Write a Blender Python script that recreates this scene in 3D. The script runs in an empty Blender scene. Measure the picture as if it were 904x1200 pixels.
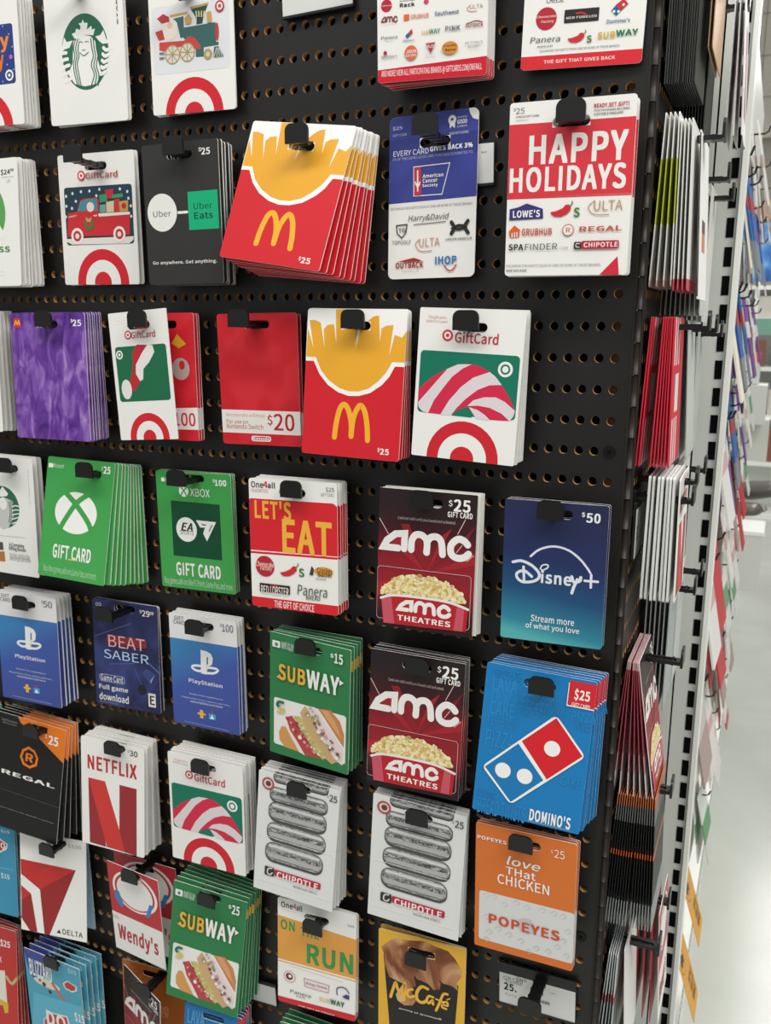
import bpy, bmesh, math, random
from mathutils import Vector, Matrix
from mathutils.geometry import tessellate_polygon

S = 0.001                                   # everything below is in millimetres
SC = bpy.context.scene
COL = SC.collection

# ------------------------------------------------------------------ camera
FPX, CX, CY, CZ, YAW, PITCH, ROLL = 1022.04, 119.034, -728.332, -24.467, -0.414900, -0.212115, -0.004095
cam = bpy.data.cameras.new('camera'); cam_ob = bpy.data.objects.new('camera', cam); COL.objects.link(cam_ob)
cam.sensor_fit = 'VERTICAL'; cam.sensor_height = 36; cam.lens = FPX / 1200 * 36
cam.clip_start = 0.01; cam.clip_end = 60
fw = Vector((math.sin(YAW)*math.cos(PITCH), math.cos(YAW)*math.cos(PITCH), math.sin(PITCH)))
rt = Vector((math.cos(YAW), -math.sin(YAW), 0)); dn = fw.cross(rt)
r2 = rt*math.cos(ROLL) + dn*math.sin(ROLL); d2 = -rt*math.sin(ROLL) + dn*math.cos(ROLL)
cam_ob.matrix_world = Matrix(((r2.x, -d2.x, -fw.x, CX*S), (r2.y, -d2.y, -fw.y, CY*S), (r2.z, -d2.z, -fw.z, CZ*S), (0, 0, 0, 1)))
cam.dof.use_dof = True; cam.dof.focus_distance = 0.74; cam.dof.aperture_fstop = 14
SC.camera = cam_ob

# ------------------------------------------------------------------ light
w = bpy.data.worlds.new('store_air'); SC.world = w; w.use_nodes = True
nt = w.node_tree; tc = nt.nodes.new('ShaderNodeTexCoord'); sx_ = nt.nodes.new('ShaderNodeSeparateXYZ'); cr = nt.nodes.new('ShaderNodeValToRGB')
nt.links.new(tc.outputs['Generated'], sx_.inputs[0]); mr_ = nt.nodes.new('ShaderNodeMapRange'); mr_.inputs[1].default_value = -.15; mr_.inputs[2].default_value = .45
nt.links.new(sx_.outputs['Z'], mr_.inputs[0]); nt.links.new(mr_.outputs[0], cr.inputs[0]); nt.links.new(cr.outputs[0], nt.nodes['Background'].inputs[0])
cr.color_ramp.elements[0].color = (.28, .28, .27, 1); cr.color_ramp.elements[1].color = (.95, .97, 1, 1)
nt.nodes['Background'].inputs[1].default_value = 0.62
def area(name, loc, sx, sy, power, rot=(0, 0, 0), color=(1, 0.985, 0.95)):
    l = bpy.data.lights.new(name, 'AREA'); l.shape = 'RECTANGLE'; l.size = sx; l.size_y = sy; l.energy = power; l.color = color
    o = bpy.data.objects.new(name, l); COL.objects.link(o); o.location = loc; o.rotation_euler = rot
    return o
area('ceiling_light', (-0.35, -1.15, 1.75), 2.4, 0.5, 29, (math.radians(20), 0, 0))
area('ceiling_light', (0.95, 1.2, 1.75), 0.4, 3.2, 24)
area('ceiling_light', (0.55, 5.0, 1.75), 0.4, 3.5, 60)
area('ceiling_light', (1.5, -0.8, 1.6), 0.5, 1.6, 36, (0, math.radians(30), 0))
SC.view_settings.view_transform = 'Standard'; SC.view_settings.look = 'None'
SC.view_settings.gamma = 1; SC.view_settings.use_curve_mapping = False
SC.view_settings.exposure = 0.1

# ------------------------------------------------------------------ materials
_m = {}
def lin(h):
    if len(h) == 3: h = ''.join(k*2 for k in h)
    c = [int(h[i:i+2], 16)/255 for i in (0, 2, 4)]
    return tuple(x/12.92 if x <= .04045 else ((x+.055)/1.055)**2.4 for x in c) + (1,)
def newmat(name, hexc, rough=.42, spec=.35, metal=0):
    m = bpy.data.materials.new(name); m.use_nodes = True
    b = m.node_tree.nodes['Principled BSDF']
    b.inputs['Base Color'].default_value = lin(hexc); b.inputs['Roughness'].default_value = rough
    b.inputs['Specular IOR Level'].default_value = spec; b.inputs['Metallic'].default_value = metal
    return m
def ramp(m, fac, stops):
    nt = m.node_tree; r = nt.nodes.new('ShaderNodeValToRGB')
    while len(r.color_ramp.elements) < len(stops): r.color_ramp.elements.new(.5)
    for e, (p, c) in zip(r.color_ramp.elements, stops): e.position = p; e.color = lin(c)
    nt.links.new(fac, r.inputs[0]); nt.links.new(r.outputs[0], nt.nodes['Principled BSDF'].inputs['Base Color'])
def coords(m, scale=(1, 1, 1)):
    nt = m.node_tree; t = nt.nodes.new('ShaderNodeTexCoord'); mp = nt.nodes.new('ShaderNodeMapping')
    mp.inputs['Scale'].default_value = scale; nt.links.new(t.outputs['Object'], mp.inputs[0]); return mp.outputs[0]
def noise(m, vec, scale, detail=4, dist=0):
    n = m.node_tree.nodes.new('ShaderNodeTexNoise'); n.inputs['Scale'].default_value = scale; n.inputs['Detail'].default_value = detail
    n.inputs['Distortion'].default_value = dist; m.node_tree.links.new(vec, n.inputs['Vector']); return n.outputs['Fac']
def zgrad(m, lo, hi, stops, xs=0):
    nt = m.node_tree; v = coords(m); s = nt.nodes.new('ShaderNodeSeparateXYZ'); nt.links.new(v, s.inputs[0])
    mr = nt.nodes.new('ShaderNodeMapRange'); mr.inputs[1].default_value = lo*S; mr.inputs[2].default_value = hi*S
    z = s.outputs['Z']
    if xs:
        ma = nt.nodes.new('ShaderNodeMath'); ma.operation = 'MULTIPLY_ADD'; ma.inputs[1].default_value = xs
        nt.links.new(s.outputs['X'], ma.inputs[0]); nt.links.new(z, ma.inputs[2]); z = ma.outputs[0]
    nt.links.new(z, mr.inputs[0]); ramp(m, mr.outputs[0], stops)
def mat(key):
    if key in _m: return _m[key]
    if not key.startswith('m:'):
        m = newmat('print_' + key, key)
    else:
        k = key[2:]; m = newmat('print_' + k, '808080')
        if k == 'fur':
            v = coords(m, (1, 1, .45)); ramp(m, noise(m, v, 75, 8, 1.2), [(.3, '4a2275'), (.48, '6c3f9c'), (.6, '8d63b4'), (.75, 'b18fcb')])
        elif k == 'redsq':
            v = coords(m); ramp(m, noise(m, v, 40, 0), [(.45, 'ce202c'), (.62, 'd62c36')])
        elif k == 'xgreen':
            zgrad(m, -60, 60, [(0, '46a351'), (1, '3c9a49')])
        elif k == 'amc':
            v = coords(m); zgrad(m, -66, 66, [(0, '1f1315'), (.12, '3a1519'), (.32, '95202a'), (.5, '8c1c26'), (.7, '40161c'), (.85, '2b1a1d'), (1, '231a1b')])
        elif k == 'disney':
            zgrad(m, -60, 60, [(0, '54aeb0'), (.1, '2f8298'), (.34, '1f4c74'), (.58, '23305c'), (1, '27284c')], .18)
        elif k == 'psblue':
            zgrad(m, -62, 36, [(0, '414f98'), (.6, '4159a4'), (1, '3f83ba')], -.5)
        elif k == 'beat':
            v = coords(m); ramp(m, noise(m, v, 22, 3, .6), [(.3, '22223c'), (.5, '2d3260'), (.7, '3f4a85')])
        elif k == 'neonred':
            v = coords(m); ramp(m, noise(m, v, 60, 1), [(.3, '7c2b3d'), (.7, '96343f')])
        elif k == 'coffee':
            v = coords(m, (1, 1, .6)); ramp(m, noise(m, v, 34, 3, 1.0), [(.28, '4a2418'), (.42, '8a5030'), (.55, 'c08d62'), (.7, 'dfc09a')])
        elif k == 'foil':
            v = coords(m, (1, 1, 2.2)); ramp(m, noise(m, v, 130, 6, 1.5), [(.3, '5f5f5e'), (.45, '8f8f8e'), (.6, 'b0b0af'), (.74, 'e2e2e1')])
        elif k == 'foildark':
            v = coords(m, (1, 1, 1.6)); ramp(m, noise(m, v, 220, 6, 1.5), [(.36, '3c3c3b'), (.5, '757574'), (.62, 'b9b9b8')])
        elif k == 'pop':
            v = coords(m); ramp(m, noise(m, v, 260, 4, .8), [(.3, 'b58f45'), (.46, 'd9bd76'), (.6, 'eedfae'), (.75, 'f4ecd2')])
    _m[key] = m; return m
BOARD = newmat('black_hardboard', '1a1817', .42, .5)
v = coords(BOARD); ramp(BOARD, noise(BOARD, v, 9, 6), [(.3, '141210'), (.7, '1c1a18')])
RAW = newmat('raw_hardboard', 'b9925f', .8, .2)
BATTEN = newmat('batten_wood', '5a4a36', .8, .2)
BACKING = newmat('black_backing', '0d0c0b', .8, .2)
PLASTIC = newmat('black_plastic', '141312', .33, .5)
CARD = newmat('card_stock', 'e4e2dc', .6, .2)
HINGE = newmat('bronze_hinge', '2b2521', .5, .4, .1)
WHITE = newmat('white_enamel', 'f1f1ea', .35, .4)
PALE = newmat('pale_steel', 'dcdfd8', .4, .4)
SLOT = newmat('dark_slot', '0b0b0b', .9, .1)
STEEL = newmat('screw_steel', '2a2826', .4, .5, .8)

# ------------------------------------------------------------------ mesh helpers
def link(name, me, parent=None):
    o = bpy.data.objects.new(name, me); COL.objects.link(o)
    if parent is not None: o.parent = parent
    return o
def tag(o, label, cat, group=None, kind=None):
    o['label'] = label; o['category'] = cat
    if group: o['group'] = group
    if kind: o['kind'] = kind
    return o
class MB:                                   # collects faces of one mesh, millimetres in, metres out
    def __init__(s): s.v = []; s.f = []; s.mi = []; s.mats = []; s.smooth = []
    def m(s, material):
        if material not in s.mats: s.mats.append(material)
        return s.mats.index(material)
    def add(s, vs, fs, material, M=None, smooth=False):
        n = len(s.v); k = s.m(material)
        for p in vs:
            p = Vector(p)
            if M is not None: p = M @ p
            s.v.append((p.x*S, p.y*S, p.z*S))
        for f in fs: s.f.append([i+n for i in f]); s.mi.append(k); s.smooth.append(smooth)
    def box(s, x0, x1, y0, y1, z0, z1, material, M=None):
        vs = [(x, y, z) for x in (x0, x1) for y in (y0, y1) for z in (z0, z1)]
        s.add(vs, [(0, 1, 3, 2), (4, 6, 7, 5), (0, 4, 5, 1), (2, 3, 7, 6), (0, 2, 6, 4), (1, 5, 7, 3)], material, M)
    def prism(s, poly, y0, y1, material, M=None, side=None):          # poly in (x, z), extruded along y
        n = len(poly); a = [(x, y0, z) for x, z in poly]; b = [(x, y1, z) for x, z in poly]
        tr = tessellate_polygon([[Vector((x, z, 0)) for x, z in poly]])
        s.add(a, [tuple(t) for t in tr], material, M); s.add(b, [tuple(reversed(t)) for t in tr], material, M)
        s.add(a+b, [(i, (i+1) % n, (i+1) % n+n, i+n) for i in range(n)], side or material, M)
    def tube(s, pts, r, material, n=8, M=None):
        pts = [Vector(p) for p in pts]; rings = []
        for i, p in enumerate(pts):
            t = (pts[min(i+1, len(pts)-1)] - pts[max(i-1, 0)]).normalized()
            a = t.orthogonal().normalized(); b = t.cross(a)
            if rings and False: pass
            rings.append([p + r*(math.cos(2*math.pi*k/n)*a + math.sin(2*math.pi*k/n)*b) for k in range(n)])
        vs = [q for rr in rings for q in rr]
        fs = [(i*n+k, i*n+(k+1) % n, (i+1)*n+(k+1) % n, (i+1)*n+k) for i in range(len(pts)-1) for k in range(n)]
        fs += [tuple(range(n)), tuple(reversed(range((len(pts)-1)*n, len(pts)*n)))]
        s.add(vs, fs, material, M, True)
    def mesh(s, name):
        me = bpy.data.meshes.new(name); me.from_pydata(s.v, [], s.f)
        for m in s.mats: me.materials.append(m)
        me.polygons.foreach_set('material_index', s.mi); me.polygons.foreach_set('use_smooth', s.smooth); me.update()
        return me
    def obj(s, name, parent=None): return link(name, s.mesh(name), parent)

def rrect(x0, z0, x1, z1, r, n=5):
    r = max(.01, min(r, (x1-x0)/2-.01, (z1-z0)/2-.01)); out = []
    for cx, cz, a in ((x1-r, z1-r, 0), (x0+r, z1-r, 90), (x0+r, z0+r, 180), (x1-r, z0+r, 270)):
        for k in range(n+1):
            t = math.radians(a+90*k/n); out.append((cx+r*math.cos(t), cz+r*math.sin(t)))
    return out                              # counter-clockwise
def ellipse(cx, cz, rx, rz, n=36): return [(cx+rx*math.cos(2*math.pi*k/n), cz+rz*math.sin(2*math.pi*k/n)) for k in range(n)]
def round_poly(pts, r):
    out = []; n = len(pts)
    for i in range(n):
        p = Vector(pts[i]); a = (Vector(pts[i-1])-p).normalized(); b = (Vector(pts[(i+1) % n])-p).normalized()
        for k in range(6):
            t = k/5; out.append(tuple(p + a*r*(1-t)**2 + b*r*t**2))
    return out
def catmull(p, n=6):
    if len(p) < 3: return p
    out = []; q = [p[0]]+list(p)+[p[-1]]
    for i in range(1, len(q)-2):
        for k in range(n):
            t = k/n; f = lambda a, b, c, d: .5*(2*b+(c-a)*t+(2*a-5*b+4*c-d)*t*t+(3*b-a-3*c+d)*t**3)
            out.append(tuple(f(q[i-1][j], q[i][j], q[i+1][j], q[i+2][j]) for j in (0, 1)))
    return out+[p[-1]]
def clip_half(poly, a, b, c):               # keep a*x+b*z+c >= 0
    out = []; n = len(poly)
    for i in range(n):
        p, q = poly[i], poly[(i+1) % n]; dp = a*p[0]+b*p[1]+c; dq = a*q[0]+b*q[1]+c
        if dp >= 0: out.append(p)
        if (dp >= 0) != (dq >= 0):
            t = dp/(dp-dq); out.append((p[0]+(q[0]-p[0])*t, p[1]+(q[1]-p[1])*t))
    return out
def clip_convex(poly, hull):
    if all(all((hull[(i+1) % len(hull)][0]-h[0])*(p[1]-h[1])-(hull[(i+1) % len(hull)][1]-h[1])*(p[0]-h[0]) >= -1e-6 for i, h in enumerate(hull)) for p in poly): return poly
    for i, h in enumerate(hull):
        g = hull[(i+1) % len(hull)]; dx, dz = g[0]-h[0], g[1]-h[1]
        if abs(dx)+abs(dz) < 1e-9: continue
        poly = clip_half(poly, -dz, dx, dz*h[0]-dx*h[1])
        if len(poly) < 3: return []
    return poly
def clean(poly):
    out = []
    for p in poly:
        if not out or abs(p[0]-out[-1][0])+abs(p[1]-out[-1][1]) > 1e-4: out.append(p)
    if len(out) > 1 and abs(out[0][0]-out[-1][0])+abs(out[0][1]-out[-1][1]) < 1e-4: out.pop()
    return out

_txt = {}
try:                                        # a plain sans that ships with Blender; its built-in font otherwise
    import os
    FONT = bpy.data.fonts.load(os.path.join(bpy.utils.system_resource('DATAFILES', path='fonts'), 'Noto Sans CJK Regular.woff2'))
except Exception:
    FONT = None
_cap = []
def text_mesh(s, bold):
    if (s, bold) in _txt: return _txt[(s, bold)]      # heavier weights are struck several times, a hair apart
    cu = bpy.data.curves.new('lettering', 'FONT'); cu.body = s; cu.size = 1; cu.resolution_u = 4 if len(s) < 18 else 2
    if FONT: cu.font = FONT
    #03, 1: .018, 2: .038}[bold]
    cu.space_character = {0: 1, 1: 1.02, 2: 1.06}[bold]
    o = bpy.data.objects.new('lettering', cu); COL.objects.link(o)
    dg = bpy.context.evaluated_depsgraph_get(); dg.update()
    me = bpy.data.meshes.new_from_object(o.evaluated_get(dg))
    if not _cap: _cap.append(1.0 if s != 'H' else .7/max(v.co.y for v in me.vertices))
    vs = [(v.co.x*_cap[0], v.co.y*_cap[0]) for v in me.vertices]; fs = [tuple(p.vertices) for p in me.polygons]
    bpy.data.objects.remove(o); bpy.data.curves.remove(cu); bpy.data.meshes.remove(me)
    _txt[(s, bold)] = (vs, fs); return vs, fs

text_mesh('H', 0)                           # cap height of the font, so that stroke weights come out alike
LAYER = .018
class Art:                                  # prints the shapes of one product on a card face, part by part
    def __init__(s, w, h, rad, slot, prims, sx=1, sz=1):
        s.hull = rrect(-w/2+.05, -h/2+.05, w/2-.05, h/2-.05, rad); s.slot = slot; s.i = 0; s.parts = []; s.sx, s.sz = sx, sz
        s.cur = None
        for q in prims: s.draw(q)
    def mb(s):
        if s.cur is None: s.parts.append(('picture', MB())); s.cur = s.parts[-1][1]
        return s.cur
    def poly(s, pts, c):
        s.i += 1; y = -.03-LAYER*s.i
        p = clip_convex([(a*s.sx, b*s.sz) for a, b in pts] if True else pts, s.hull)
        p = clean(p)
        if len(p) < 3: return
        area2 = sum(p[i-1][0]*p[i][1]-p[i][0]*p[i-1][1] for i in range(len(p)))
        if area2 < 0: p = p[::-1]
        todo = [p]
        if s.slot:
            x0, z0, x1, z1 = s.slot
            if min(a for a, b in p) < x1 and max(a for a, b in p) > x0 and min(b for a, b in p) < z1 and max(b for a, b in p) > z0:
                mid = clip_half(clip_half(p, 1, 0, -x0), -1, 0, x1)
                todo = [clip_half(p, -1, 0, x0), clip_half(p, 1, 0, -x1), clip_half(mid, 0, 1, -z1) if len(mid) > 2 else [], clip_half(mid, 0, -1, z0) if len(mid) > 2 else []]
        for t in todo:
            t = clean(t)
            if len(t) < 3: continue
            tr = tessellate_polygon([[Vector((a, b, 0)) for a, b in t]])
            s.mb().add([(a, y, b) for a, b in t], [tuple(k) for k in tr], mat(c))
    def text(s, t, x0, z0, x1, z1, c, bold=0, sh=0, vert=False):
        vs, fs = text_mesh(t, bold)
        if not vs: return
        if s.cur is not None and s.cur.f and s.parts[-1][0] in ('lettering', 'pattern_text', 'price_text'):
            s.parts.append((s.parts[-1][0], MB())); s.cur = s.parts[-1][1]
        if sh: vs = [(a+sh*b, b) for a, b in vs]
        e = (0, .016, .036)[bold]
        strikes = [(0, 0)] if not bold else [(-e, -e*.7), (e, -e*.7), (-e, e*.7), (e, e*.7)]
        ax, bx = min(a for a, b in vs)-e, max(a for a, b in vs)+e; az, bz = min(b for a, b in vs)-e*.7, max(b for a, b in vs)+e*.7
        for dx, dz in strikes:
            s.i += 1 if (dx, dz) == strikes[0] else .6; y = -.03-LAYER*s.i
            out = []
            for a, b in vs:
                u = (a+dx-ax)/(bx-ax); k = (b+dz-az)/(bz-az)
                if vert: u, k = 1-k, u
                out.append(((x0+u*(x1-x0))*s.sx, y, (z0+k*(z1-z0))*s.sz))
            s.mb().add(out, fs, mat(c))
    def stroke(s, pts, r, c):
        # a ribbon of mitred quads with round ends, all in one layer
        q = [pts[0]]
        for p in pts[1:]:
            if math.hypot(p[0]-q[-1][0], p[1]-q[-1][1]) > 1e-3: q.append(p)
        n = len(q)
        if n < 2: return
        closed = n > 3 and math.hypot(q[0][0]-q[-1][0], q[0][1]-q[-1][1]) < .02
        d = [((q[i+1][0]-q[i][0])/(l := math.hypot(q[i+1][0]-q[i][0], q[i+1][1]-q[i][1])), (q[i+1][1]-q[i][1])/l) for i in range(n-1)]
        off = []
        for i in range(n):
            u = d[i-1] if i > 0 else (d[-1] if closed else d[0]); v = d[i] if i < n-1 else (d[0] if closed else d[-1])
            nx, nz = -(u[1]+v[1]), u[0]+v[0]; l = math.hypot(nx, nz)
            if l < 1e-6: nx, nz, l = -u[1], u[0], 1
            nx, nz = nx/l, nz/l; k = r/max(.45, nx*-v[1]+nz*v[0]); off.append((nx*k, nz*k))
        i0 = s.i
        for i in range(n-1):
            a, b, p, t = q[i], q[i+1], off[i], off[i+1]
            s.i = i0; s.poly([(a[0]-p[0], a[1]-p[1]), (b[0]-t[0], b[1]-t[1]), (b[0]+t[0], b[1]+t[1]), (a[0]+p[0], a[1]+p[1])], c)
        if not closed:
            for e, dv in ((q[0], (-d[0][0], -d[0][1])), (q[-1], d[-1])):
                a0 = math.atan2(dv[1], dv[0]); s.i = i0
                s.poly([(e[0]+r*math.cos(a0-math.pi/2+math.pi*k/8), e[1]+r*math.sin(a0-math.pi/2+math.pi*k/8)) for k in range(9)], c)
        s.i = i0+1
    def draw(s, q):
        t = q[0]
        if t == 'part':
            s.parts.append((q[1], MB())); s.cur = s.parts[-1][1]
        elif t == 'T': s.text(*q[1:])
        elif t == 'TV': s.text(*q[1:7], q[7] if len(q) > 7 else 0, 0, True)
        elif t == 'R': s.poly(rrect(*q[1:6]), q[6])
        elif t == 'C': s.poly(ellipse(q[1], q[2], q[3], q[3]), q[4])
        elif t == 'E': s.poly(ellipse((q[1]+q[3])/2, (q[2]+q[4])/2, (q[3]-q[1])/2, (q[4]-q[2])/2, 48), q[5])
        elif t == 'P': s.poly(q[2], q[1])
        elif t == 'PR': s.poly(round_poly(q[3], q[1]), q[2])
        elif t == 'L': s.stroke(catmull(q[4]) if q[3] else q[4], q[2]/2 if False else q[2]*.5, q[1])
        elif t == 'RO': p = rrect(*q[1:6]); s.stroke(p+[p[0]], .22, q[6])
        elif t == 'A':
            x0, z0, x1, z1, c = q[1:]
            W = x1-x0; H = z1-z0; k = 46/636*W/2
            st = [[(128, 520), (23, 520), (48, 466), (108, 412), (173, 402), (170, 520)], [(220, 521), (223, 453), (248, 406), (293, 403), (328, 445), (328, 530)],
                  [(328, 455), (353, 413), (398, 405), (428, 442), (438, 532)], [(606, 440), (580, 412), (538, 405), (495, 455), (498, 520), (538, 546), (585, 537), (614, 508)]]
            for p in st:
                s.stroke(catmull([(x0+a/636*W, z1-(b-379)/188*H) for a, b in p]) if p is not st[0] else [(x0+a/636*W, z1-(b-379)/188*H) for a, b in p], k, c)
        elif t == 'POP':
            x0, z0, x1, z1 = q[1:]; rnd = random.Random(3); cx = (x0+x1)/2
            s.poly([(x0, z0)]+[(cx-(x1-x0)/2*math.cos(math.pi*k/24)*.98, z0+(z1-z0)*.92*math.sin(math.pi*k/24)) for k in range(25)]+[(x1, z0)], 'm:pop')
            i0 = s.i
            for k in range(95):
                a = math.pi*rnd.random(); r = 1 if k < 34 else rnd.random()**.5
                s.i = i0+k % 3
                s.poly(ellipse(cx-(x1-x0)*.48*r*math.cos(a), z0+(z1-z0)*.93*r*math.sin(a), rnd.uniform(1.2, 2.6), rnd.uniform(1.1, 2.2), 10), rnd.choice(['e9d79d', 'f1e6c0', 'd8b96b', 'm:pop', 'efe0b0']))
            s.i = i0+3
        elif t == 'FOIL':
            x0, z0, x1, z1 = q[1:]; h = z1-z0; i0 = s.i
            s.poly(rrect(x0, z0-1.2, x1, z1, h*.44), '4b4b4a'); s.poly(rrect(x0+.7, z0+h*.07, x1-.7, z1-.9, h*.42), 'm:foil')
            s.poly(rrect(x0+4, z1-h*.32, x1-4, z1-h*.13, h*.09), 'd4d4d2'); s.poly(rrect(x0+3.5, z0+h*.2, x1-3.5, z0+h*.42, h*.1), 'b2b2b0')
            rnd = random.Random(int(z0*10))
            s.stroke([(x0+3+(x1-x0-7)*k/16, z0+h*.55+rnd.uniform(-.7, .7)) for k in range(17)], 1.9, 'm:foildark')
            s.stroke([(x0+2.5+(x1-x0-6)*k/14, z0+h*.70+rnd.uniform(-.5, .5)) for k in range(15)], .4, '8c8c8a')
            s.stroke([(x0+3+(x1-x0-7)*k/12, z0+h*.16+rnd.uniform(-.4, .4)) for k in range(13)], .5, '6b6b69')

def card_body(mb, w, h, rad, slot, body, t=.8, M=None, back=None):
    outer = rrect(-w/2, -h/2, w/2, h/2, rad); holes = []
    if slot: holes = [rrect(*slot, (slot[3]-slot[1])/2, 4)[::-1]]
    allp = outer+[p for hh in holes for p in hh]
    tr = tessellate_polygon([[Vector((x, z, 0)) for x, z in outer]]+[[Vector((x, z, 0)) for x, z in hh] for hh in holes])
    mb.add([(x, 0, z) for x, z in allp], [tuple(k) for k in tr], mat(body), M)
    mb.add([(x, t, z) for x, z in allp], [tuple(reversed(k)) for k in tr], back or CARD, M)
    off = 0
    for loop in [outer]+holes:
        n = len(loop); a = [(x, 0, z) for x, z in loop]; b = [(x, t, z) for x, z in loop]
        mb.add(a+b, [(i, (i+1) % n, (i+1) % n+n, i+n) for i in range(n)], back or CARD, M)

def make_front(desc, prod, w, h, slot, loc, rot):
    pw, ph, body, rad, prims = PRODUCTS[prod]
    e = link('gift_card', None); e.location = Vector(loc)*S; e.rotation_mode = 'XYZ'; e.matrix_world = Matrix.Translation(Vector(loc)*S) @ rot
    mb = MB(); card_body(mb, w, h, rad, slot, body); mb.obj('card_backing', e)
    art = Art(w, h, rad, slot, prims, w/pw, h/ph)
    for nm, pm in art.parts:
        if pm.f: pm.obj(nm, e)
    return e, art
def rotm(yaw, pitch, roll):
    return Matrix.Rotation(yaw, 4, 'Z') @ Matrix.Rotation(pitch, 4, 'X') @ Matrix.Rotation(roll, 4, 'Y')

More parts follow.
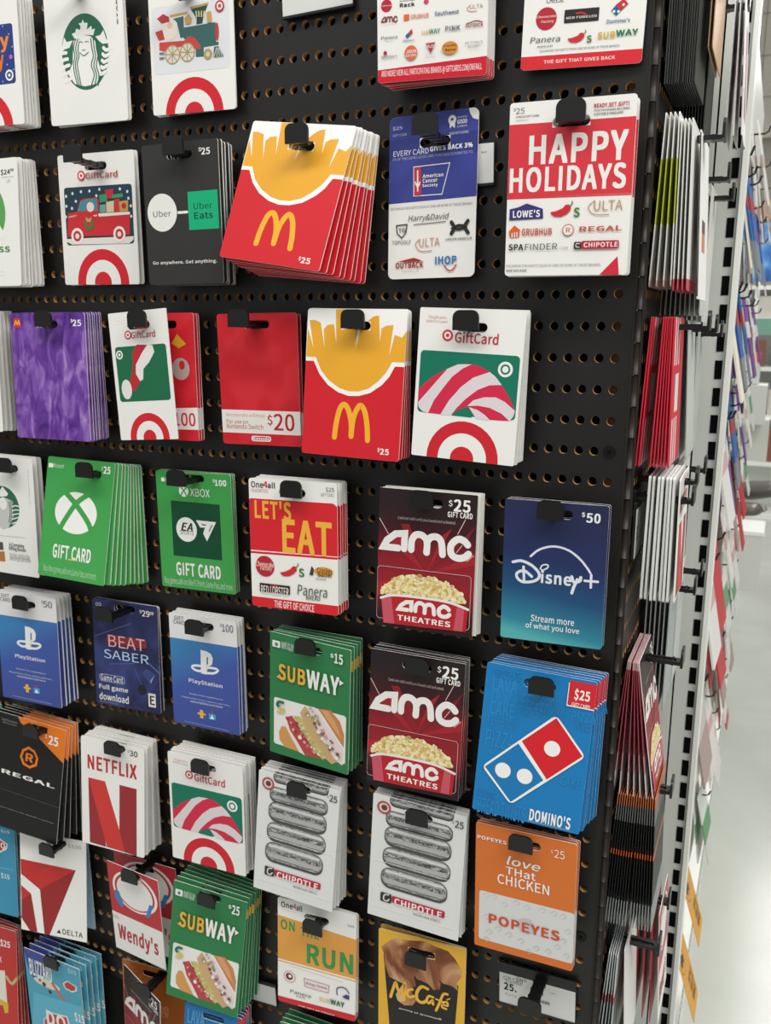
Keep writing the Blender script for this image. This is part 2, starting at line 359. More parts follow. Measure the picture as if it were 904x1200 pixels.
# ------------------------------------------------------------------ what is printed on each product (millimetres on the card face) and where each stack hangs
PRODUCTS = {
 'holiday_blue': (96.1, 117.2, 'f0eee8', 2, [
  ('part','plastic_card'),
  ('R',-38.7,-21.17,41.12,32.39,3.2,'2a3c83'),
  ('C',29.36,30.48,0.75,'a9b4dd'),
  ('C',36.05,22.92,0.74,'a9b4dd'),
  ('C',39.32,11.43,0.75,'a9b4dd'),
  ('C',36.84,2.09,0.74,'a9b4dd'),
  ('C',31.73,-3.82,0.74,'a9b4dd'),
  ('C',39.14,-8.76,0.74,'a9b4dd'),
  ('C',24.94,-18.61,0.75,'a9b4dd'),
  ('C',36.9,2.61,2.08,'b76fb0'),
  ('part','lettering'),
  ('T','y',24.69,7.48,35.88,21.34,'e58a33',2,0),
  ('T','y',19.9,-9.64,28.23,5.55,'e07a2d',2,0),
  ('part','emblem'),
  ('C',33.7,-13.57,5.06,'f0eee8'),
  ('C',33.7,-13.57,3.27,'2a3c83'),
  ('C',33.7,-13.57,1.49,'f0eee8'),
  ('part','bullseye'),
  ('C',0.44,-59.86,33.89,'d32530'),
  ('C',0.44,-59.86,23.05,'f0eee8'),
  ('C',0.44,-59.86,11.19,'d32530'),
 ]),
 'mermaid': (89.8, 123.5, 'f0eee8', 2.5, [
  ('part','emblem'),
  ('E',-26.95,-32.21,26.98,34.14,'2f6b51'),
  ('P','f0eee8',[(-14.07,18.06),(-11.2,13.43),(0.11,15.86),(10.47,14.47),(12.86,20.1),(9.54,19.42),(8.76,22.88),(3.7,19.92),(4.8,25.64),(0.92,25.97),(-0.4,28.98),(-2.33,26.06),(-5.57,26.24),(-3.45,23.45),(-4.1,20.3),(-8.53,21.95),(-10.1,18.69)]),
  ('P','f0eee8',[(-27.86,2.64),(-23.39,15.95),(-20.54,11.31),(-13.53,12.17),(-17.71,6.17),(-23.7,5.22)]),
  ('P','f0eee8',[(12.74,13.3),(18.28,13.79),(22.24,17.83),(24.63,10.8),(28.5,6.05),(20.37,6.27),(16.01,9.59)]),
  ('L','f0eee8',3.14,1,[(-30.09,-0.12),(-26.61,2.03),(-22.0,2.12)]),
  ('L','f0eee8',3.15,1,[(-28.78,-5.98),(-25.03,-3.83),(-20.65,-3.43)]),
  ('L','f0eee8',3.16,1,[(-27.47,-11.86),(-23.45,-9.73),(-19.29,-9.0)]),
  ('L','f0eee8',3.17,1,[(-26.15,-17.77),(-21.86,-15.65),(-17.93,-14.6)]),
  ('L','f0eee8',3.17,1,[(-24.82,-23.71),(-20.26,-21.61),(-16.56,-20.23)]),
  ('L','f0eee8',3.15,1,[(21.43,2.74),(24.57,0.49),(29.94,1.99)]),
  ('L','f0eee8',3.16,1,[(20.26,-2.59),(22.9,-4.5),(28.02,-2.97)]),
  ('L','f0eee8',3.17,1,[(19.09,-7.93),(21.23,-9.51),(26.1,-7.96)]),
  ('L','f0eee8',3.17,1,[(17.91,-13.3),(19.55,-14.55),(24.17,-12.96)]),
  ('L','f0eee8',3.18,1,[(16.73,-18.7),(17.86,-19.6),(22.23,-17.98)]),
  ('P','f0eee8',[(-12.7,11.12),(-7.83,14.6),(0.1,15.66),(7.8,13.73),(12.68,8.9),(14.21,-6.01),(17.29,-18.25),(11.28,-27.76),(-2.14,-29.08),(-13.86,-26.0),(-21.03,-16.83),(-14.94,-7.4)]),
  ('L','2f6b51',1.17,1,[(-9.94,12.83),(-12.81,5.25),(-11.82,-1.74),(-13.89,-7.5),(-13.64,-15.49),(-10.69,-27.8)]),
  ('L','2f6b51',1.17,1,[(-7.35,12.61),(-10.2,5.02),(-9.47,-1.94),(-11.66,-7.69),(-11.28,-15.7),(-8.58,-27.99)]),
  ('L','2f6b51',1.17,1,[(-4.75,12.38),(-7.6,4.79),(-7.12,-2.15),(-9.44,-7.89),(-8.91,-15.91),(-6.46,-28.18)]),
  ('L','2f6b51',1.17,1,[(7.65,11.79),(8.32,3.39),(9.37,-3.6),(6.54,-11.3),(9.23,-19.53),(5.65,-28.26)]),
  ('L','2f6b51',1.18,1,[(10.51,11.54),(10.93,3.17),(11.99,-3.84),(9.43,-11.55),(11.87,-19.77),(9.35,-28.6)]),
  ('L','2f6b51',1.17,1,[(13.38,11.29),(13.55,2.94),(14.61,-4.07),(12.33,-11.81),(14.51,-20.0),(13.06,-28.93)]),
  ('E',-6.18,-2.23,4.99,15.62,'f0eee8'),
  ('L','2f6b51',0.79,1,[(-5.63,9.52),(-3.62,10.13),(-2.14,9.02)]),
  ('L','2f6b51',0.78,1,[(1.15,9.13),(2.9,9.76),(4.81,9.0)]),
  ('L','2f6b51',0.78,1,[(-2.89,2.9),(-1.23,2.26),(0.64,2.69)]),
  ('L','2f6b51',0.78,1,[(-5.7,0.69),(-1.32,-2.17),(4.14,0.31)]),
  ('part','lettering'),
  ('TV','STARBUCKS',38.19,21.0,39.46,73.47,'2a2826',2),
 ]),
 'train': (88.4, 108.2, 'f0eee8', 2.5, [
  ('part','bullseye'),
  ('C',0.57,-55.21,31.0,'d32530'),
  ('C',0.57,-55.21,21.08,'f0eee8'),
  ('C',0.57,-55.21,10.23,'d32530'),
  ('part','plastic_card'),
  ('R',-40.99,-19.57,39.94,36.85,3.2,'e3e5e6'),
  ('part','picture'),
  ('P','3e6a66',[(-8.84,17.31),(26.02,18.59),(25.98,2.5),(28.55,2.27),(28.44,-0.25),(12.91,-0.85),(12.56,-8.43),(4.14,-8.17),(4.46,-1.59),(-9.23,9.78)]),
  ('P','2f5450',[(-0.31,33.04),(19.41,34.68),(13.4,23.77),(12.53,18.84),(6.06,18.44),(6.56,23.41)]),
  ('P','c4a05a',[(-0.28,33.54),(19.44,35.18),(18.97,33.43),(0.52,31.47)]),
  ('P','3e6a66',[(-18.09,25.7),(-7.07,26.68),(-7.3,9.61),(-11.22,8.96),(-14.39,22.35)]),
  ('P','c9a763',[(-21.79,29.05),(-2.38,30.24),(-3.14,27.81),(-21.25,27.0)]),
  ('P','d34b45',[(-34.03,7.51),(-7.45,6.59),(-2.09,10.14),(4.25,7.53),(9.76,0.96),(8.97,-2.01),(2.55,-0.91),(-11.58,1.9),(-28.63,-0.6),(-34.41,0.95)]),
  ('C',-22.45,17.06,8.55,'efe4d6'),
  ('P','bb3a3c',[(-35.47,27.32),(-28.8,30.71),(-22.51,27.62),(-22.09,23.56),(-30.55,22.84)]),
  ('C',-21.87,20.53,2.85,'e6c3ae'),
  ('P','c4423f',[(-38.05,16.48),(-30.19,17.77),(-28.06,9.5),(-34.58,9.08)]),
  ('E',25.36,3.21,29.23,18.15,'c4423f'),
  ('C',-20.34,-3.9,8.07,'b89b62'),
  ('C',-20.34,-3.9,7.03,'dcd9cf'),
  ('C',-20.34,-3.9,1.56,'b89b62'),
  ('C',-4.32,-3.33,8.05,'b89b62'),
  ('C',-4.32,-3.33,7.01,'dcd9cf'),
  ('C',-4.32,-3.33,1.56,'b89b62'),
  ('L','b89b62',0.78,0,[(-27.09,-3.28),(-13.61,-4.51)]),
  ('L','b89b62',0.78,0,[(-24.76,1.61),(-15.92,-9.42)]),
  ('L','b89b62',0.78,0,[(-19.97,3.18),(-20.73,-11.0)]),
  ('L','b89b62',0.78,0,[(-15.12,0.43),(-25.58,-8.24)]),
  ('L','b89b62',0.78,0,[(-11.04,-2.71),(2.4,-3.94)]),
  ('L','b89b62',0.78,0,[(-8.74,2.17),(0.11,-8.84)]),
  ('L','b89b62',0.77,0,[(-3.97,3.74),(-4.67,-10.42)]),
  ('L','b89b62',0.78,0,[(0.87,0.99),(-9.53,-7.66)]),
  ('C',17.17,-6.82,4.4,'b89b62'),
  ('C',17.17,-6.82,2.07,'d8cdb5'),
  ('P','3e6a66',[(23.88,-1.35),(28.4,-1.26),(33.47,-9.83),(22.86,-9.87)]),
  ('L','dcd9cf',0.65,0,[(26.41,-2.59),(23.52,-9.63)]),
  ('L','dcd9cf',0.65,0,[(27.44,-2.69),(26.36,-9.89)]),
  ('L','dcd9cf',0.65,0,[(28.47,-2.78),(29.19,-10.15)]),
  ('L','dcd9cf',0.65,0,[(29.5,-2.87),(32.03,-10.41)]),
  ('P','c9a25e',[(-5.88,24.57),(-1.19,28.13),(1.82,23.85),(0.98,19.92),(-4.85,19.45)]),
  ('P','c9a25e',[(17.42,27.39),(21.94,27.97),(22.82,18.89),(17.68,18.87)]),
  ('L','e4d79a',1.29,0,[(6.57,28.91),(7.14,24.85)]),
  ('L','e4d79a',1.29,0,[(9.38,28.64),(9.58,24.63)]),
  ('L','e4d79a',1.29,0,[(12.2,28.38),(12.01,24.4)]),
  ('L','e4d79a',1.29,0,[(15.01,28.12),(14.45,24.17)]),
  ('P','7d7f80',[(-34.13,-1.11),(-28.66,-1.11),(-28.74,-2.62),(-34.22,-2.63)]),
  ('P','7d7f80',[(-34.37,-5.17),(-28.89,-5.16),(-28.96,-6.48),(-34.46,-6.69)]),
  ('part','emblem'),
  ('C',31.03,30.91,4.61,'c0303a'),
  ('C',31.03,30.91,3.13,'e3e5e6'),
  ('C',31.03,30.91,1.52,'c0303a'),
 ]),
 'many_brands': (88.9, 121.1, 'f0eee8', 2.5, [
  ('part','footer_band'),
  ('P','cf2030',[(-59.17,-51.76),(66.86,-46.1),(67.37,-82.13),(-59.61,-77.31)]),
  ('part','lettering'),
  ('T','AND MORE! VIEW ALL PARTICIPATING BRANDS @ GIFTCARDS.COM/ONE4ALL',-41.47,-57.27,40.54,-51.45,'f1dfe0',1,0),
  ('part','brand_logos'),
  ('C',-36.78,-5.43,4.53,'b8263a'),
  ('T','Cheesecake',-40.81,-5.76,-32.51,-4.48,'f1d9c0',1,0),
  ('T','NORDSTROM',-25.78,-3.62,-13.7,-2.77,'1c1b1b',1,0),
  ('T','Rack',-25.82,-7.54,-13.71,-4.56,'1c1b1b',2,0),
  ('C',-4.34,-5.29,1.94,'c8476a'),
  ('T','ULTA',30.39,-13.66,40.47,-10.72,'c58a66',0,0),
  ('L','c58a66',0.47,1,[(30.38,-11.08),(28.05,-13.48),(30.98,-15.35),(35.64,-15.28)]),
  ('A',-41.28,-17.85,-27.53,-12.8,'8d2f33'),
  ('T','THEATRES',-41.11,-19.05,-28.16,-18.66,'b06a66',0,0),
  ('R',-22.51,-17.24,-17.97,-12.88,0.5,'dd6b41'),
  ('T','GRUBHUB',-16.74,-16.7,-2.31,-13.31,'dd7a50',1,0),
  ('T','Southwest',2.52,-15.97,21.82,-12.81,'3a4a82',1,0),
  ('T','Panera',-41.36,-29.28,-27.86,-26.92,'3f4a33',0,0.15),
  ('T','BREAD',-37.71,-30.92,-30.78,-30.5,'555',0,0),
  ('P','c9303a',[(-18.28,-25.42),(-15.8,-23.45),(-15.2,-26.69),(-17.68,-28.12)]),
  ('P','2d5f96',[(-21.02,-27.69),(-18.28,-25.74),(-17.56,-28.34),(-20.17,-30.1)]),
  ('T',"Domino's",-23.04,-32.27,-13.87,-30.71,'2d5f96',1,0),
  ('T','SUB',-8.21,-28.21,-2.1,-25.65,'d6ac38',1,0),
  ('T','WAY',-1.87,-28.31,7.08,-24.9,'3a7d4a',1,0),
  ('T','PINK',11.16,-27.48,23.04,-24.0,'76787a',2,0),
  ('T','OUTBACK',27.17,-26.47,41.03,-23.9,'8a2f2d',1,0),
  ('L','8a2f2d',0.83,1,[(28.1,-23.83),(32.19,-22.87),(35.68,-22.29),(40.33,-23.44)]),
  ('T',"Applebee's",-41.42,-43.72,-27.99,-40.58,'4a4a38',0,0.1),
  ('C',-37.81,-39.25,1.52,'a03035'),
  ('C',-16.52,-40.5,5.21,'dd6b41'),
  ('T','JAVA',-20.62,-40.8,-11.94,-38.31,'f0eee8',1,0),
  ('T','EATERY',-20.64,-43.38,-11.96,-41.52,'f0eee8',1,0),
  ('P','b8303a',[(-4.57,-34.81),(3.45,-34.57),(-0.33,-42.19)]),
  ('T','BJS',-3.0,-38.42,2.24,-35.98,'f0eee8',1,0),
  ('T','RESTAURANT',-4.85,-43.64,3.43,-43.26,'1c1b1b',0,0),
  ('T','BREWHOUSE',-4.85,-45.13,3.43,-44.64,'1c1b1b',0,0),
  ('E',8.76,-43.77,21.44,-34.9,'d68a35'),
  ('T','Cracker',9.96,-38.56,20.47,-36.89,'5b2d1a',1,0),
  ('T','Barrel',11.52,-41.82,19.88,-39.79,'5b2d1a',1,0),
  ('T',"VICTORIA'S",26.98,-38.34,41.01,-36.29,'6a6a6a',0,0),
  ('T','SECRET',29.35,-40.78,38.7,-39.05,'6a6a6a',0,0),
 ]),
 'gives_back': (91.5, 129.8, 'f0eee8', 3, [
  ('part','footer_band'),
  ('P','da2a32',[(-50.39,-55.24),(53.96,-55.02),(55.85,-80.74),(-49.44,-71.98)]),
  ('part','lettering'),
  ('T','THE GIFT THAT GIVES BACK',-27.82,-60.95,26.21,-58.53,'f0eee8',1,0),
  ('T','EXCHANGE FOR EGIFTS FROM ONE OR MORE OF THESE BRANDS',-31.24,-52.87,28.8,-51.08,'6c6c6a',0,0),
  ('T','CHEESE',-28.61,-18.83,-15.36,-15.51,'55524f',1,0),
  ('part','brand_logos'),
  ('C',-27.97,-29.4,8.01,'b8263a'),
  ('T','Cheesecake',-35.56,-28.68,-20.56,-26.88,'f1d9c0',1,0.15),
  ('T','Factory',-31.74,-32.77,-21.94,-30.44,'f1d9c0',1,0.15),
  ('R',-14.21,-33.68,11.77,-24.51,0.6,'2b2727'),
  ('L','c02a30',1.28,1,[(-5.16,-27.49),(-1.37,-27.33),(1.75,-28.43)]),
  ('T','RED LOBSTER',-12.63,-29.43,10.32,-31.06,'ece6dc',1,0),
  ('P','c9303a',[(23.59,-24.05),(29.27,-20.14),(32.78,-24.18),(27.7,-28.36)]),
  ('P','2d5f96',[(20.63,-27.62),(23.61,-24.27),(27.7,-28.36),(24.47,-31.59)]),
  ('C',22.7,-28.43,0.96,'f0eee8'),
  ('C',25.94,-28.67,0.96,'f0eee8'),
  ('C',29.21,-24.36,0.96,'f0eee8'),
  ('T',"Domino's",17.89,-36.31,34.99,-33.58,'2d5f96',1,0),
  ('T','Panera',-39.26,-45.98,-16.29,-41.93,'3b4a35',0,0.1),
  ('T','BREAD',-33.22,-49.26,-21.55,-48.23,'4a5543',1,0),
  ('P','d22a35',[(-10.59,-44.62),(-6.59,-44.18),(-3.01,-42.97),(-1.28,-41.24),(0.55,-41.19),(2.11,-42.62),(1.87,-44.65),(-0.39,-46.53),(-3.99,-47.65),(-7.67,-47.27),(-9.77,-45.98)]),
  ('L','3d7a3c',0.61,1,[(1.69,-41.84),(2.91,-40.81),(2.46,-39.66)]),
  ('T','s',3.96,-48.45,7.67,-43.42,'3d7a3c',1,0),
  ('T','SUB',12.03,-46.51,24.82,-41.83,'d9b23c',2,0),
  ('T','WAY',25.43,-45.58,41.54,-41.37,'2f7a4a',2,0),
 ]),
 'green_pass': (108.9, 124.3, 'f0eee8', 2.5, [
  ('part','price_text'),
  ('T','$24',32.19,45.59,44.85,51.71,'3a3a3a',2,0),
  ('T','99',45.05,48.86,49.74,51.64,'3a3a3a',2,0),
  ('T','US',40.1,38.39,44.31,41.48,'8a8a88',0,0),
  ('L','b5b3ae',0.53,0,[(33.33,43.78),(49.69,43.99)]),
  ('part','emblem'),
  ('C',0.93,9.46,35.43,'5ba255'),
  ('L','f0eee8',7.47,1,[(-32.43,-9.46),(1.36,17.03),(31.21,-12.02)]),
  ('part','lettering'),
  ('T','GAME PASS',-33.58,-28.72,40.89,-23.03,'4b8f4b',2,0),
  ('T','Terms apply see inside',-21.68,-48.37,31.95,-47.84,'9a9a96',0,0),
  ('T','for more information on plans',-21.9,-52.23,34.08,-51.29,'9a9a96',0,0),
 ]),
 'truck': (95.6, 125.5, 'f0eee8', 2.5, [
  ('part','bullseye'),
  ('C',2.27,-61.04,32.82,'d32530'),
  ('C',2.27,-61.04,22.31,'f0eee8'),
  ('C',2.27,-61.04,10.83,'d32530'),
  ('part','plastic_card'),
  ('R',-41.87,-23.88,43.64,31.85,3.2,'26404f'),
  ('C',-39.48,23.65,1.48,'dfe5e6'),
  ('C',-30.97,25.97,1.46,'dfe5e6'),
  ('C',-19.9,27.21,1.45,'dfe5e6'),
  ('C',-9.02,27.38,1.44,'dfe5e6'),
  ('C',3.6,28.39,1.42,'dfe5e6'),
  ('C',29.1,27.6,1.39,'dfe5e6'),
  ('C',37.97,24.84,1.38,'dfe5e6'),
  ('C',39.0,18.52,1.39,'dfe5e6'),
  ('C',41.54,11.32,1.39,'dfe5e6'),
  ('C',41.53,1.66,1.39,'dfe5e6'),
  ('C',-39.79,14.17,1.48,'dfe5e6'),
  ('C',-32.58,11.84,1.48,'dfe5e6'),
  ('C',-41.28,3.96,1.49,'dfe5e6'),
  ('C',-27.04,18.39,1.46,'dfe5e6'),
  ('C',-0.4,22.61,1.43,'dfe5e6'),
  ('part','picture'),
  ('P','e8e2d8',[(-41.93,-17.51),(43.47,-17.12),(42.94,-20.48),(37.48,-23.73),(-35.3,-23.28),(-41.62,-20.32)]),
  ('P','cf3038',[(-38.18,7.28),(-26.07,8.19),(-21.51,18.83),(-15.89,20.61),(0.37,20.98),(2.52,18.49),(1.95,5.78),(39.97,5.04),(38.82,-15.64),(-40.24,-15.46)]),
  ('P','3b93a3',[(-25.46,8.84),(-20.29,18.11),(-14.17,19.46),(-15.03,8.72)]),
  ('P','3b93a3',[(-14.12,8.68),(-13.24,19.69),(-0.24,19.94),(-0.0,8.55)]),
  ('C',-8.76,12.25,4.7,'e9e2d6'),
  ('P','efe7dc',[(1.06,5.82),(40.03,6.09),(40.41,3.43),(1.19,2.71)]),
  ('P','3e9a68',[(3.21,23.11),(13.06,24.0),(13.09,16.71),(3.58,15.78)]),
  ('P','c8333c',[(10.28,27.42),(21.27,28.22),(20.93,22.99),(18.03,19.15),(12.74,19.38)]),
  ('P','3e9a68',[(19.48,22.39),(32.34,23.52),(32.64,19.84),(18.91,19.12)]),
  ('P','6fa89a',[(3.43,13.78),(11.14,14.13),(10.6,6.4),(2.9,6.42)]),
  ('P','e6c9a8',[(11.63,16.11),(21.42,17.03),(20.74,6.42),(11.31,6.38)]),
  ('P','cf3a38',[(22.03,18.32),(28.55,18.7),(27.81,6.56),(21.62,6.39)]),
  ('P','c99a58',[(27.52,16.11),(38.89,16.68),(38.31,6.42),(27.81,6.56)]),
  ('C',33.37,11.64,2.79,'b8302f'),
  ('C',-27.5,-15.12,7.8,'f0eee8'),
  ('C',-27.5,-15.12,5.19,'c8333c'),
  ('C',-27.5,-15.12,2.6,'efe0d0'),
  ('C',26.15,-14.6,7.45,'f0eee8'),
  ('C',26.15,-14.6,4.97,'c8333c'),
  ('C',26.15,-14.6,2.48,'efe0d0'),
  ('C',-11.47,-3.91,6.2,'3f7d42'),
  ('C',-11.47,-3.91,3.1,'cf3038'),
  ('P','d9a15c',[(-15.49,3.04),(-11.1,0.84),(-7.29,3.02),(-9.49,-1.94),(-14.05,-1.78)]),
  ('L','e2a37c',1.49,0,[(-36.66,3.52),(-27.3,4.55)]),
  ('L','e8c9a8',1.45,0,[(-4.52,3.73),(-0.89,3.87)]),
  ('part','emblem'),
  ('C',-17.92,42.25,4.68,'d32530'),
  ('C',-17.92,42.25,3.24,'f0eee8'),
  ('C',-17.92,42.25,1.44,'d32530'),
  ('part','lettering'),
  ('T','GiftCard',-12.44,38.8,27.57,45.06,'b5353b',1,0),
  ('T','This gift card is made from paper',-38.62,52.99,-19.53,53.23,'c98a86',0,0),
 ]),
 'rides': (84.6, 124.2, '343332', 2.5, [
  ('part','emblem'),
  ('C',-22.74,2.42,16.81,'edebe4'),
  ('T','Uber',-33.1,-1.24,-12.65,4.4,'333231',0,0),
  ('L','edebe4',2.4,0,[(-4.32,1.6),(5.58,1.58)]),
  ('P','12b07a',[(7.03,18.94),(39.61,19.12),(39.95,-14.32),(6.94,-14.38)]),
  ('T','Uber',13.13,3.42,33.5,9.27,'163d30',0,0),
  ('T','Eats',13.25,-5.01,33.7,0.75,'163d30',1,0),
  ('part','lettering'),
  ('T','Go anywhere. Get anything.',-36.61,-44.67,36.12,-40.63,'f1efe8',1,0),
  ('part','price_text'),
  ('T','$',21.27,52.14,24.81,55.91,'f1efe8',1,0),
  ('T','25',24.45,49.35,33.79,55.19,'f1efe8',2,0),
 ]),
 'fries': (95.3, 127.7, 'f5f3ee', 2.5, [
  ('part','picture'),
  ('P','eaa92f',[(-47.16,21.49),(-46.85,46.56),(-40.29,29.41),(-45.54,53.63),(-40.42,53.96),(-34.45,51.89),(-29.35,29.71),(-31.17,46.22),(-27.78,49.84),(-21.36,50.84),(-18.07,33.83),(-20.05,63.48),(-12.21,63.56),(-0.47,46.82),(2.29,47.49),(0.44,29.28),(4.44,46.91),(11.58,54.51),(16.16,58.29),(21.32,59.35),(23.55,37.38),(24.41,48.53),(28.35,50.82),(35.36,51.68),(32.84,25.87),(37.02,43.61),(43.93,41.31),(48.76,48.74),(49.52,19.64),(38.84,18.04),(32.84,6.66),(17.28,-7.77),(0.56,-9.84),(-18.33,-5.64),(-30.59,4.07),(-38.9,19.18)]),
  ('P','d2202b',[(-47.69,18.24),(-39.59,18.51),(-32.98,7.19),(-24.4,-1.44),(-13.89,-7.35),(-3.69,-10.05),(6.2,-9.57),(17.2,-6.52),(27.76,0.85),(34.11,7.96),(38.64,17.04),(52.38,17.04),(51.97,-70.75),(-50.45,-79.2)]),
  ('P','f5f3ee',[(-47.62,21.73),(-37.6,21.79),(-31.73,10.45),(-23.16,1.82),(-12.67,-4.11),(-3.95,-6.25),(5.95,-6.04),(15.55,-2.83),(24.1,3.81),(31.12,11.56),(36.21,20.67),(50.78,20.66),(50.38,16.97),(38.91,17.05),(34.11,7.96),(27.76,0.85),(17.2,-6.52),(6.21,-9.82),(-3.67,-10.3),(-13.86,-7.74),(-24.37,-1.82),(-32.96,6.8),(-39.59,18.51),(-47.69,18.24)]),
  ('part','emblem'),
  ('L','f0b02f',4.91,1,[(-15.28,-47.2),(-14.21,-34.9),(-11.19,-21.91),(-7.14,-18.12),(-2.83,-22.73),(0.49,-34.0),(0.97,-45.21)]),
  ('L','f0b02f',4.84,1,[(0.97,-45.21),(2.22,-30.08),(5.56,-20.99),(8.89,-18.03),(13.03,-23.11),(15.99,-35.58),(17.1,-47.55)]),
  ('part','price_text'),
  ('T','$',27.1,-56.96,29.19,-53.02,'f0eee8',2,0),
  ('T','25',29.6,-58.92,38.06,-53.64,'f0eee8',2,0),
 ]),
 'cancer': (81.0, 132.3, 'f0eee8', 5, [
  ('part','header_band'),
  ('P','3d4594',[(-47.93,-3.59),(-49.6,82.44),(32.34,66.74),(33.91,60.46),(39.49,56.68),(39.22,64.54),(49.9,65.4),(49.58,-2.28)]),
  ('P','333a80',[(-41.73,48.01),(47.81,48.97),(48.4,32.06),(-42.19,31.61)]),
  ('P','f0eee8',[(31.81,66.21),(37.14,66.05),(40.62,63.14),(40.17,56.59),(35.63,58.04),(32.75,62.44)]),
  ('part','price_text'),
  ('T','$25',-37.62,55.76,-28.64,59.03,'f0eee8',0,0),
  ('T','GIFT CARD',-37.52,50.79,-24.18,52.79,'c9cbe0',0,0),
  ('part','lettering'),
  ('T','EVERY CARD',-36.7,34.73,-3.62,39.12,'e3e4ef',0,0),
  ('T','GIVES BACK 3%',-2.35,35.94,35.96,39.79,'f0eee8',2,0),
  ('T','3% OF THIS GIVING GOOD CARD PURCHASE IS DONATED TO:',-37.42,31.39,36.43,33.63,'b9bbd6',0,0),
  ('T','EXCHANGE FOR EGIFTS GOOD AT ONE OR MORE OF THESE BRANDS',-38.49,-8.78,37.19,-6.64,'8a8884',0,0),
  ('C',17.26,58.81,3.59,'f0eee8'),
  ('P','f0eee8',[(14.76,56.92),(19.86,56.86),(19.73,51.95),(17.4,54.1),(15.47,52.12)]),
  ('C',17.25,59.06,1.15,'3d4594'),
  ('T','GIVING',21.75,59.44,30.47,60.69,'f0eee8',0,0),
  ('T','GOOD',21.89,55.0,30.55,58.25,'f0eee8',2,0),
  ('T','CARDS',21.97,52.28,30.69,53.85,'f0eee8',0,0),
  ('T','NOW WITH MORE!',15.47,47.17,32.22,49.14,'d5d6e8',0,0),
  ('part','emblem'),
  ('L','e8e6ee',0.77,0,[(-17.09,24.92),(16.11,25.42),(9.6,1.32),(-16.52,1.53),(-17.09,24.92)]),
  ('P','c23a44',[(-16.77,24.38),(-10.11,24.5),(-9.53,1.52),(-16.21,1.51)]),
  ('L','f0eee8',1.22,0,[(-13.36,21.6),(-12.95,5.41)]),
  ('L','f0eee8',1.07,1,[(-15.26,12.73),(-13.04,8.65),(-11.01,12.36)]),
  ('L','f0eee8',1.07,0,[(-14.91,10.75),(-11.41,10.46)]),
  ('T','American',-8.52,15.36,10.56,18.44,'f0eee8',2,0),
  ('T','Cancer',-8.42,11.49,5.29,14.63,'f0eee8',2,0),
  ('T','Society',-8.77,7.4,5.69,10.53,'f0eee8',2,0),
  ('part','brand_logos'),
  ('T','Harry&David',-21.39,-20.16,16.54,-13.63,'4a4744',0,0.2),
  ('L','4a4744',0.62,0,[(-15.95,-21.77),(13.57,-20.82)]),
  ('L','3b3937',0.96,0,[(-32.65,-21.53),(-22.45,-21.15),(-23.54,-27.97),(-27.36,-32.04),(-31.71,-28.25),(-32.65,-21.53)]),
  ('T','TG',-30.61,-27.63,-23.95,-23.98,'3b3937',1,0),
  ('T','TOPGOLF',-36.61,-37.41,-18.43,-34.16,'4a4846',0,0),
  ('T','ULTA',-10.59,-40.4,8.68,-33.38,'c68a69',0,0),
  ('L','c68a69',0.76,1,[(-10.3,-33.85),(-14.01,-38.29),(-9.29,-43.73),(1.26,-43.7)]),
  ('L','2d2b2b',3.17,1,[(18.94,-21.76),(21.5,-26.08),(19.2,-30.67)]),
  ('L','2d2b2b',3.08,1,[(33.78,-21.35),(31.13,-25.83),(34.08,-30.75)]),
  ('L','2d2b2b',2.3,1,[(20.52,-26.54),(25.73,-24.66),(31.83,-26.0),(25.82,-27.57),(20.52,-26.54)]),
  ('T','UNDER ARMOUR',14.02,-36.18,37.82,-34.43,'3a3838',1,0),
  ('T','OUTBACK',-32.67,-57.34,-6.34,-52.36,'a32f2c',2,0),
  ('P','a32f2c',[(-31.98,-51.96),(-24.59,-50.55),(-19.14,-49.63),(-15.29,-48.95),(-11.42,-50.25),(-6.34,-52.09)]),
  ('T','STEAKHOUSE',-26.72,-60.55,-10.43,-59.25,'c07d76',0,0),
  ('T','IHOP',4.86,-55.51,24.47,-48.69,'2e72ae',2,0),
  ('L','c0333c',1.03,1,[(13.13,-56.09),(17.19,-60.43),(21.51,-59.74),(24.27,-55.96)]),
 ]),
 'happy': (93.6, 126.4, 'f0eee8', 2.5, [
  ('part','header_panel'),
  ('P','d93842',[(-52.9,47.84),(58.38,47.87),(57.68,-5.09),(-52.43,-4.89)]),
  ('L','d93842',1.13,0,[(-50.99,-5.46),(59.0,-5.89)]),
  ('P','d42a3c',[(26.72,-63.06),(39.49,-49.61),(41.14,-63.17)]),
  ('part','lettering'),
  ('T','HAPPY',-30.96,18.51,42.15,39.27,'f0eee8',2,0),
  ('T','HOLIDAYS',-45.22,-1.46,42.11,16.73,'f0eee8',2,0),
  ('part','price_text'),
  ('T','$',-44.19,56.92,-42.23,59.73,'7a7876',0,0),
  ('T','25',-42.06,55.26,-35.61,59.31,'7a7876',0,0),
  ('T','CHOICE GIFT CARD',-41.95,52.45,-24.47,53.93,'6f6d6b',1,0),
  ('T','FOOD PICS',-41.85,49.89,-32.27,51.36,'b5b3ae',0,0),
  ('T','READY.SET.GIFT!',16.1,55.4,41.34,58.33,'c4343f',2,0),
  ('T','THIS PACKAGING BECOMES',16.22,52.92,41.82,54.39,'3f3d3c',1,0),
  ('T','A GIFTABLE ENVELOPE!',16.36,50.18,37.61,51.96,'3f3d3c',1,0),
  ('T','EXCHANGE FOR EGIFTS GOOD AT ONE OR MORE OF THESE BRANDS.',-45.6,-56.63,27.61,-54.63,'8a8885',0,0),
  ('T','MORE INFO INSIDE',-45.47,-60.12,-29.27,-58.39,'55524f',1,0),
  ('part','brand_logos'),
